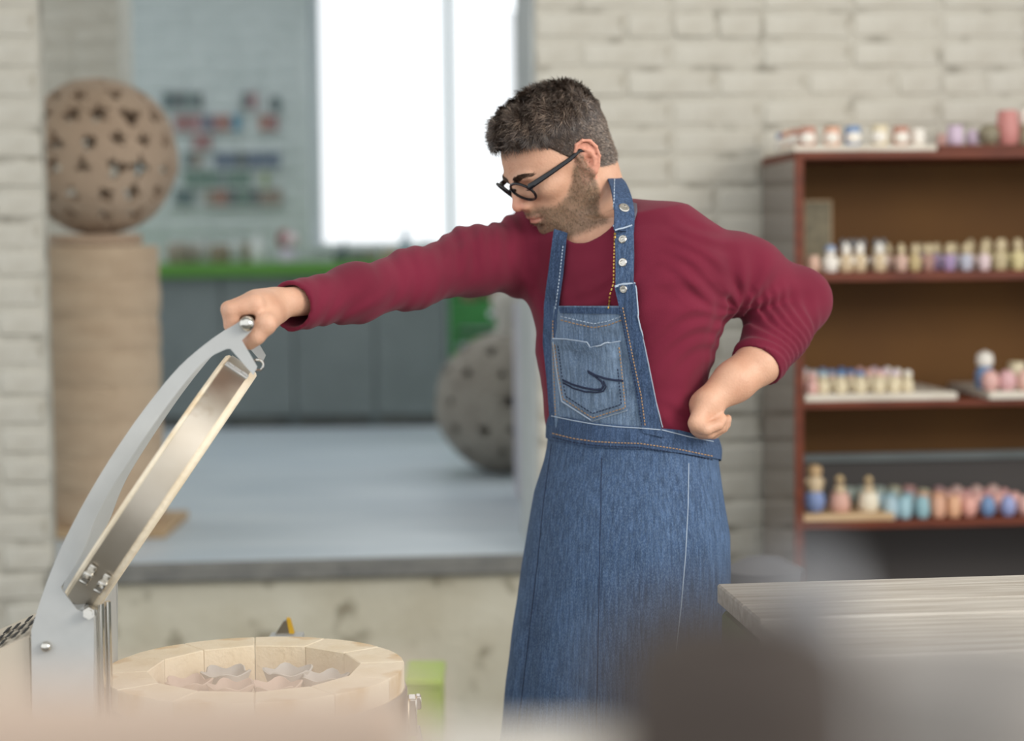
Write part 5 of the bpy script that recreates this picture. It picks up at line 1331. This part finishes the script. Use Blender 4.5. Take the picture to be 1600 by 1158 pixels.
for dy in (0, 6): seam([(876, 494 + dy), (900, 500 + dy), (928, 506 + dy), (950, 502 + dy), (972, 494 + dy)], .0006, T, m_tan if dy else m_worn, apron, dash=1)
seam([(880, 594), (895, 601), (912, 606), (930, 609), (940, 608), (943, 603), (940, 596), (930, 588), (920, 582)], .0008, .0016, m_navy, apron, name='embroidery')
seam([(880, 598), (896, 607), (914, 612), (932, 613), (943, 611), (947, 604), (943, 595)], .0008, .0012, m_navy, apron, name='embroidery')
seam([(919, 580), (930, 586), (945, 591), (960, 594), (974, 595)], .0008, .0016, m_navy, apron, name='embroidery')
seam([(862, 650), (895, 657), (929, 663), (965, 667), (1000, 669), (1035, 672), (1078, 683), (1114, 690)], .0006, .0007, m_worn, apron, name='worn_edge')
for dy in (0, 6): seam([(863, 677 + dy), (895, 685 + dy), (929, 690 + dy), (965, 692 + dy), (1000, 693 + dy), (1060, 702 + dy), (1114, 713 + dy)], .0006, T, m_tan if dy == 0 else m_navy, apron, dash=1)
seam([(993, 446), (997, 495), (1010, 554), (1025, 629), (1035, 668)], .0006, .0010, m_worn, apron, name='worn_edge')
for dx in (0, 5): seam([(968 + dx, 480), (976 + dx, 520), (987 + dx, 574), (997 + dx, 620), (1003 + dx, 666)], .0006, T, m_tan if dx else m_navy, apron, dash=1)
seam([(880, 384), (875, 430), (868, 484)], .0006, T, m_worn, apron, dash=1); seam([(864, 500), (864, 540), (866, 600), (868, 650)], .0006, T, m_tan, apron, dash=1)
seam([(1076, 724), (1075, 790), (1071, 868), (1064, 950), (1056, 1020), (1050, 1100), (1044, 1150)], .0004, .0006, m_worn, apron, name='seam_fold_line')
seam([(940, 716), (939, 790), (937, 868), (936, 944), (934, 1040), (932, 1140)], .0002, .0005, m_navy, apron, name='centre_seam')
seam([(862, 694), (850, 780), (840, 880), (828, 980), (818, 1067), (808, 1150)], .0002, .0007, m_navy, apron, name='seam_fold_line')  # dark line along the left fold, its shade put into colour
# cap of the strap, snaps, zip
seam([(961, 448), (975, 444), (992, 443)], .0014, .0018, m_worn, apron, name='worn_edge')
def snap(px, py, r, parent, name='snap'):
    p, n = clothhit(px, py); q = n.to_track_quat('Z', 'Y').to_matrix().to_4x4()
    return kid(name, MB().lathe([(r, 0), (r * 1.02, .0012), (r * .85, .0024), (r * .5, .0024), (r * .42, .0008), (.0005, .0006)], 20, Matrix.Translation(p) @ q), m_snap, parent)
snap(975, 325, .0078, apron, 'button'); snap(973, 374, .0062, apron); snap(973, 410, .0062, apron); snap(974, 452, .0056, apron)
seam([(961, 359), (973, 357), (988, 352)], .0008, .0012, m_worn, apron, name='worn_edge')
zp = [(961, 364), (960, 400), (959, 444), (953, 462), (951, 484)]
seam(zp, .0006, .0016, m_brass, apron, 'zip', dash=1); seam([(960, 280), (959, 320), (959, 356)], .0006, T, m_worn, apron, dash=1)

# ------------------------------------------------------------------ collar rib and grey undershirt edge
m_under = mat('grey_undershirt', hexc(112, 108, 118), .85)
sheet('undershirt', m_under, [(981, 314), (982, 330), (984, 346)], [(995, 319), (996, 330), (992, 344)], 5, 8, .0022, .0012, None, 4)
# glasses
m_frame = mat('black_acetate', hexc(22, 22, 26), .22); m_lens = mat('clear_lens', (1, 1, 1, 1), .0, trans=1.0)
m_lens.node_tree.nodes['Principled BSDF'].inputs['IOR'].default_value = 1.02
gl = None
def lens_ring(s):
    pts = []; c = (104, 32 * s, 9)
    for i in range(29):
        a = 2 * PI * i / 28; y = 23.5 * math.cos(a); z = 20.5 * math.sin(a); x = c[0] - (.22 * y * s) + .42 * z
        pts.append(H(x, c[1] + y, c[2] + z))
    return pts, H(*c)
fm = MB()
for s in (1, -1):
    p, c = lens_ring(s); fm.tube(p, .0021, 8, cap=False)
fm.tube([H(107, 10, 13), H(109, 0, 16), H(107, -10, 13)], .0024, 8)
gl = kid('glasses', fm, m_frame, label='round black framed glasses')
for s in (1, -1):
    p, c = lens_ring(s); n = len(p) - 1; bm = bmesh.new()
    nn = (p[0] - c).cross(p[7] - c).normalized()
    va = [bm.verts.new(q + nn * .0006) for q in p[:-1]]; vb = [bm.verts.new(q - nn * .0006) for q in p[:-1]]
    bm.faces.new(va); bm.faces.new(vb[::-1])
    for i in range(n): bm.faces.new([va[i], vb[i], vb[(i + 1) % n], va[(i + 1) % n]])
    bmesh.ops.recalc_face_normals(bm, faces=bm.faces[:]); kid('lens', MB().bm(bm), m_lens, gl, smooth=False)
    kid('temple', MB().tube([H(99, 55 * s, 16), H(94, 64 * s, 18), H(60, 72 * s, 20), H(20, 77 * s, 22), H(-2, 79 * s, 26), H(-14, 79 * s, 20), H(-22, 77 * s, 4)], [.0038, .0036, .0030, .0026, .0024, .0024, .002], 8, flat=1.3), m_frame, gl)
# eyes and brows
m_eye = mat('eye_white', hexc(226, 220, 214), .2); m_iris = mat('dark_iris', hexc(50, 36, 28), .15); m_brow = mat('brown_brow_hair', hexc(84, 64, 50), .6); m_hairdk = mat('dark_brown_hair', hexc(58, 46, 40), .55, col2=hexc(40, 32, 28), scale=60, spec=.5)
hv_ = np.nonzero(np.linalg.norm(co - np.array(HO), axis=1) < .14)[0]
from mathutils.kdtree import KDTree
kd = KDTree(len(hv_))
for n_, i_ in enumerate(hv_): kd.insert(co[i_], n_)
kd.balance()
bnn = np.empty(len(me.vertices) * 3, np.float32); me.vertices.foreach_get('normal', bnn); bnn = bnn.reshape(-1, 3)
def onskin(p, off):
    q, n_, _ = kd.find(p); return Vector(q) + Vector(bnn[hv_[n_]]) * off
for s in (1, -1):
    e = kid('eye', MB().ball(H(75.5, 31 * s, 9.0), .0112, 18, 12), m_eye)
    kid('iris', MB().ball(H(83, 31 * s, 4), .0048, 14, 9), m_iris, e)
    br = MB(); rn = random.Random(5 + s)
    for i in range(520):
        t = rn.random(); y = 9 + 46 * t; z = 27 + 7 * math.sin(PI * min(1, t * 1.05) * .62) - 8 * max(0, t - .6) + rn.uniform(-5.0, 5.0) * (1 - .6 * t); x = 100 - 3 * t - 13 * t * t
        a = onskin(H(x, y * s, z - 1), .0002); b_ = onskin(H(x - 3 * t, (y + 6) * s, z + 2.2 - 2.5 * t), .0014); br.tube([a, a.lerp(b_, .6), b_], [.00042, .00034, .0001], 3, cap=False)
    kid('eyebrow', br, m_brow)
    lash = [onskin(H(95 - .35 * abs(q - 27), q * s, 5.5 - .06 * abs(q - 30)), .0004) for q in range(16, 40, 3)]
    kid('eyelashes', MB().tube(lash, [.0003] + [.0008] * (len(lash) - 2) + [.0003], 6), m_hairdk)

# ------------------------------------------------------------------ hair: scalp cap plus locks; stubble
Hg = Grid(rng(HO.x - .17, HO.x + .17, .0022), rng(HO.y - .14, HO.y + .14, .0026), rng(HO.z - .12, HO.z + .19, .0022))
def hair_fn(X, Y, Z):
    l = [(X - HO.x) * HR[0][j] + (Y - HO.y) * HR[1][j] + (Z - HO.z) * HR[2][j] for j in range(3)]
    x, y, z = [q / mm for q in l]
    def ell(c, r):
        k0 = np.sqrt(((x - c[0]) / r[0]) ** 2 + (y / r[1]) ** 2 + ((z - c[2]) / r[2]) ** 2); k1 = np.sqrt(((x - c[0]) / r[0] ** 2) ** 2 + (y / r[1] ** 2) ** 2 + ((z - c[2]) / r[2] ** 2) ** 2) + 1e-6
        return k0 * (k0 - 1) / k1
    d = ell((-2, 0, 44), (97, 76, 84)); d2 = ell((40, 0, 20), (56, 66, 60)); h = np.clip(.5 + .5 * (d2 - d) / 20, 0, 1); d = d2 + (d - d2) * h - 20 * h * (1 - h)
    up_ = sst(40, 112, z); frq = sst(10, 85, x)
    thick = 2.0 + 8 * up_ + 7 * up_ * frq * sst(100, 70, x) + 2.5 * sst(30, 80, z)
    thick = thick + (up_ + .12) * (2.6 * np.sin(.16 * x + .11 * y + .05 * z) * np.sin(.13 * y - .1 * x + 1) + 1.6 * np.sin(.33 * x - .21 * y + .2 * z))
    line = scalp_line(x, y); cut = line - z; cut = np.where(x > 78, np.maximum(cut, 76 - z), cut)
    return np.maximum(d - thick, cut * .8) * mm
Hg.op(hair_fn, tuple(HO - Vector((.17, .14, .12))), tuple(HO + Vector((.17, .14, .19))))
V, Fc = Hg.surface()
hl_ = (V - np.array(HO)) @ np.array(HR) / mm
hme = np_mesh('hair', V, Fc, 1)
m_hair = mat('brown_hair_with_grey', hexc(70, 55, 48), .5, col2=hexc(44, 34, 30), scale=60, detail=3, stretch=(1, 1, 1), spec=.5, bump=.002, bscale=120, third=hexc(120, 106, 96), tscale=150, tlo=.58, thi=.72)
hair = kid('hair', hme, m_hair, label='short wavy brown hair greying at the sides')
rn = random.Random(11)
nrm = np.empty(len(hme.vertices) * 3, np.float32); hme.vertices.foreach_get('normal', nrm); nrm = nrm.reshape(-1, 3)
m_strand = mat('hair_strands', hexc(74, 58, 50), .42, spec=.6)
ns = m_strand.node_tree; an_ = ns.nodes.new('ShaderNodeVertexColor'); an_.layer_name = 'tint'; ns.links.new(an_.outputs['Color'], ns.nodes['Principled BSDF'].inputs['Base Color'])
def strands(name, roots, normals, dirs, lens, wid, cols, m, seg=3, curl=.25):
    n = len(roots); T = seg + 1; R0 = np.asarray(roots); Nn = np.asarray(normals); D = np.asarray(dirs)
    D = D / np.linalg.norm(D, axis=1, keepdims=True); Sd = np.cross(D, Nn); Sd /= np.maximum(np.linalg.norm(Sd, axis=1, keepdims=True), 1e-6)
    ph = np.random.RandomState(3).uniform(-1, 1, (n, 1)); vs = np.zeros((n, T * 2 + 0, 3)); L_ = np.asarray(lens)[:, None]
    for k in range(T):
        t = k / seg; p = R0 + D * L_ * t + Nn * L_ * (.30 * t - .42 * t * t) + Sd * L_ * curl * ph * t * t
        w = np.asarray(wid)[:, None] * (1 - .85 * t); vs[:, 2 * k] = p + Sd * w; vs[:, 2 * k + 1] = p - Sd * w + Nn * w * .6
    q = np.array([[2 * k, 2 * k + 1, 2 * k + 3, 2 * k + 2] for k in range(seg)])
    fs = (np.arange(n)[:, None, None] * (T * 2) + q[None]).reshape(-1, 4)
    me_ = np_mesh(name, vs.reshape(-1, 3), fs); a = me_.color_attributes.new('tint', 'FLOAT_COLOR', 'POINT')
    c = np.repeat(np.concatenate([np.asarray(cols), np.ones((n, 1))], 1)[:, None], T * 2, 1).reshape(-1, 4).astype(np.float32)
    if len(me_.vertices) == len(c): a.data.foreach_set('color', c.ravel())
    return me_
rs = np.random.RandomState(4)
idx = rs.randint(0, len(hme.vertices), 42000)
vco = np.array([v.co[:] for v in hme.vertices])
lv = (vco - np.array(HO)) @ np.array(HR) / mm
x, y, z = lv[idx].T
keep = z > scalp_line(x, y) + 1.5; idx = idx[keep]; x, y, z = x[keep], y[keep], z[keep]
upf = sst(45, 100, z)
# wavy locks: the combing direction swirls over the top, down and back on the sides
a1 = np.sin(.065 * x + .05 * y + .6) + .7 * np.sin(.11 * y - .04 * x + .08 * z); a2 = np.sin(.09 * x - .07 * y + 1.9)
topd = np.stack([.55 + .55 * a1 * .6, .65 * a1 + .35 * a2, 0 * x], 1); sid = np.stack([-.45 + .2 * a2, 0 * x, -.9 + .15 * a1], 1)
dl = topd * upf[:, None] + sid * (1 - upf[:, None]) + rs.normal(0, .16, (len(x), 3))
dw = dl @ np.array(HR).T; nn_ = nrm[idx]; dw = dw - nn_ * np.sum(dw * nn_, 1, keepdims=True); dw /= np.linalg.norm(dw, axis=1, keepdims=True) + 1e-6
dw = dw + nn_ * (.34 + .10 * upf[:, None] + .16 * upf[:, None] * a2[:, None])
ln = (.0045 + .0115 * upf + .006 * upf * sst(40, 90, x)) * rs.uniform(.6, 1.15, len(x))
dk, gr = np.array(hexc(56, 42, 34)[:3]), np.array(hexc(166, 146, 128)[:3])
lock = .5 + .5 * np.sin(.21 * x + .17 * y + 1.3 * a1) * np.sin(.15 * z - .19 * y + a2)
gfac = np.clip(rs.uniform(0, 1, len(x)) ** 2.4 * (.25 + .75 * sst(75, 20, z) * sst(40, -40, x) + .35 * lock * upf), 0, 1)[:, None]
cols_ = dk * (1 - gfac) + gr * gfac; cols_ = cols_ * rs.uniform(.7, 1.2, (len(x), 1)) * (.75 + .7 * lock[:, None])  # lock-wise brightness puts lit highlights into the strand colour
sm = strands('hair_strands', vco[idx] - nrm[idx] * .0004, nrm[idx], dw, ln, np.full(len(x), .00055), cols_, m_strand)
so = kid('hair_strands', sm, m_strand, hair, kind='stuff')
hm_ = np.nonzero((hairm > .5) & (loc[:, 0] < 30) & (loc[:, 2] < 60))[0]; jj = hm_[rs.randint(0, len(hm_), 14000)]
bn0 = np.empty(len(me.vertices) * 3, np.float32); me.vertices.foreach_get('normal', bn0); bn0 = bn0.reshape(-1, 3)
dl = np.stack([rs.normal(-.5, .2, len(jj)), rs.normal(0, .2, len(jj)), rs.normal(-.8, .2, len(jj))], 1) @ np.array(HR).T + bn0[jj] * .45
gf = rs.uniform(0, 1, (len(jj), 1)) ** 2.2
sm = strands('short_hair', co[jj] + rs.normal(0, .0009, (len(jj), 3)), bn0[jj], dl, .0058 * rs.uniform(.5, 1.2, len(jj)), np.full(len(jj), .00042), (dk * (1 - gf) + gr * gf) * rs.uniform(.8, 1.2, (len(jj), 1)), m_strand, 2)
kid('short_hair', sm, m_strand, hair, kind='stuff')
# stubble on jaw and lip
vb = co; m_ = bmk * near; cand = np.nonzero(m_ > .35)[0]; ii = cand[rs.randint(0, len(cand), 26000)]
ii = ii[rs.uniform(0, 1, len(ii)) < m_[ii]]
bn = np.empty(len(me.vertices) * 3, np.float32); me.vertices.foreach_get('normal', bn); bn = bn.reshape(-1, 3)
dl = np.stack([rs.normal(.25, .3, len(ii)), rs.normal(0, .3, len(ii)), rs.normal(-.8, .3, len(ii))], 1) @ np.array(HR).T + bn[ii] * .55
gf = rs.uniform(0, 1, (len(ii), 1)) ** 1.6 * .8; cols_ = np.array(hexc(74, 56, 40)[:3]) * (1 - gf) + np.array(hexc(186, 158, 122)[:3]) * gf
jit = rs.normal(0, .0011, (len(ii), 3))
sm = strands('beard', vb[ii] + jit - bn[ii] * .0006, bn[ii], dl, .0034 * rs.uniform(.5, 1.2, len(ii)), np.full(len(ii), .00026), cols_, m_strand, 2)
kid('beard', sm, m_strand, label='short brown stubble beard', kind='stuff')

# ------------------------------------------------------------------ trousers and shoes (below the frame)
m_trous = mat('dark_trousers', hexc(52, 54, 62), .8, col2=hexc(44, 46, 54), scale=10); m_shoe = mat('dark_brown_shoe_leather', hexc(60, 44, 34), .45)
for nm, h_, f_ in (('trouser_leg', HLp, FLp), ('trouser_leg', HRp, FRp)):
    k_ = h_.lerp(f_, .47) + Bf * .015
    kid(nm, MB().tube([h_ + Vector((0, 0, .02)), h_.lerp(k_, .5), k_, k_.lerp(f_, .5), f_ + Vector((0, 0, -.02))], [.074, .072, .068, .066, .062], 20), m_trous)
    ang = math.atan2(Bf.y, Bf.x); prof = [(-.085, .028), (-.075, .038), (-.03, .040), (.04, .036), (.12, .044), (.16, .038), (.185, .016)]
    vs = []; fs = []; n = 14
    for (xx, w) in prof:
        hgt = np.interp(xx, [-.085, -.03, .04, .12, .185], [.075, .10, .085, .05, .025])
        for i in range(n):
            a = 2 * PI * i / n; zz = max(.004, .5 * hgt + .5 * hgt * math.sin(a)) if math.sin(a) > -.6 else .004
            vs.append((xx, w * math.cos(a), zz))
    for j in range(len(prof) - 1):
        for i in range(n): fs.append((j * n + i, j * n + (i + 1) % n, (j + 1) * n + (i + 1) % n, (j + 1) * n + i))
    fs += [tuple(range(n)), tuple((len(prof) - 1) * n + i for i in range(n - 1, -1, -1))]
    R_ = Matrix.Translation((f_.x, f_.y, 0)) @ Matrix.Rotation(ang, 4, 'Z'); sh_ = kid('shoe', MB().add([R_ @ Vector(v) for v in vs], fs), m_shoe)
    kid('sole', MB().add([R_ @ Vector((xx * 1.03, w * s_ * 1.06, zq)) for (xx, w) in prof for s_ in (-1, 1) for zq in (0, .012)], [(4 * j, 4 * j + 2, 4 * j + 6, 4 * j + 4) for j in range(6)] + [(4 * j + 1, 4 * j + 5, 4 * j + 7, 4 * j + 3) for j in range(6)] + [(4 * j, 4 * j + 4, 4 * j + 5, 4 * j + 1) for j in range(6)] + [(4 * j + 2, 4 * j + 3, 4 * j + 7, 4 * j + 6) for j in range(6)] + [(0, 1, 3, 2), (24, 26, 27, 25)]), m_claydark, sh_, smooth=False)

# model units -> metres, origin between the feet
def tree(o):
    yield o
    for c in o.children: yield from tree(c)
for o in list(tree(man)):
    o.data.transform(Matrix.Translation(-foot * SZ) @ Matrix.Scale(SZ, 4)); o.data.update()
man.location = foot * SZ
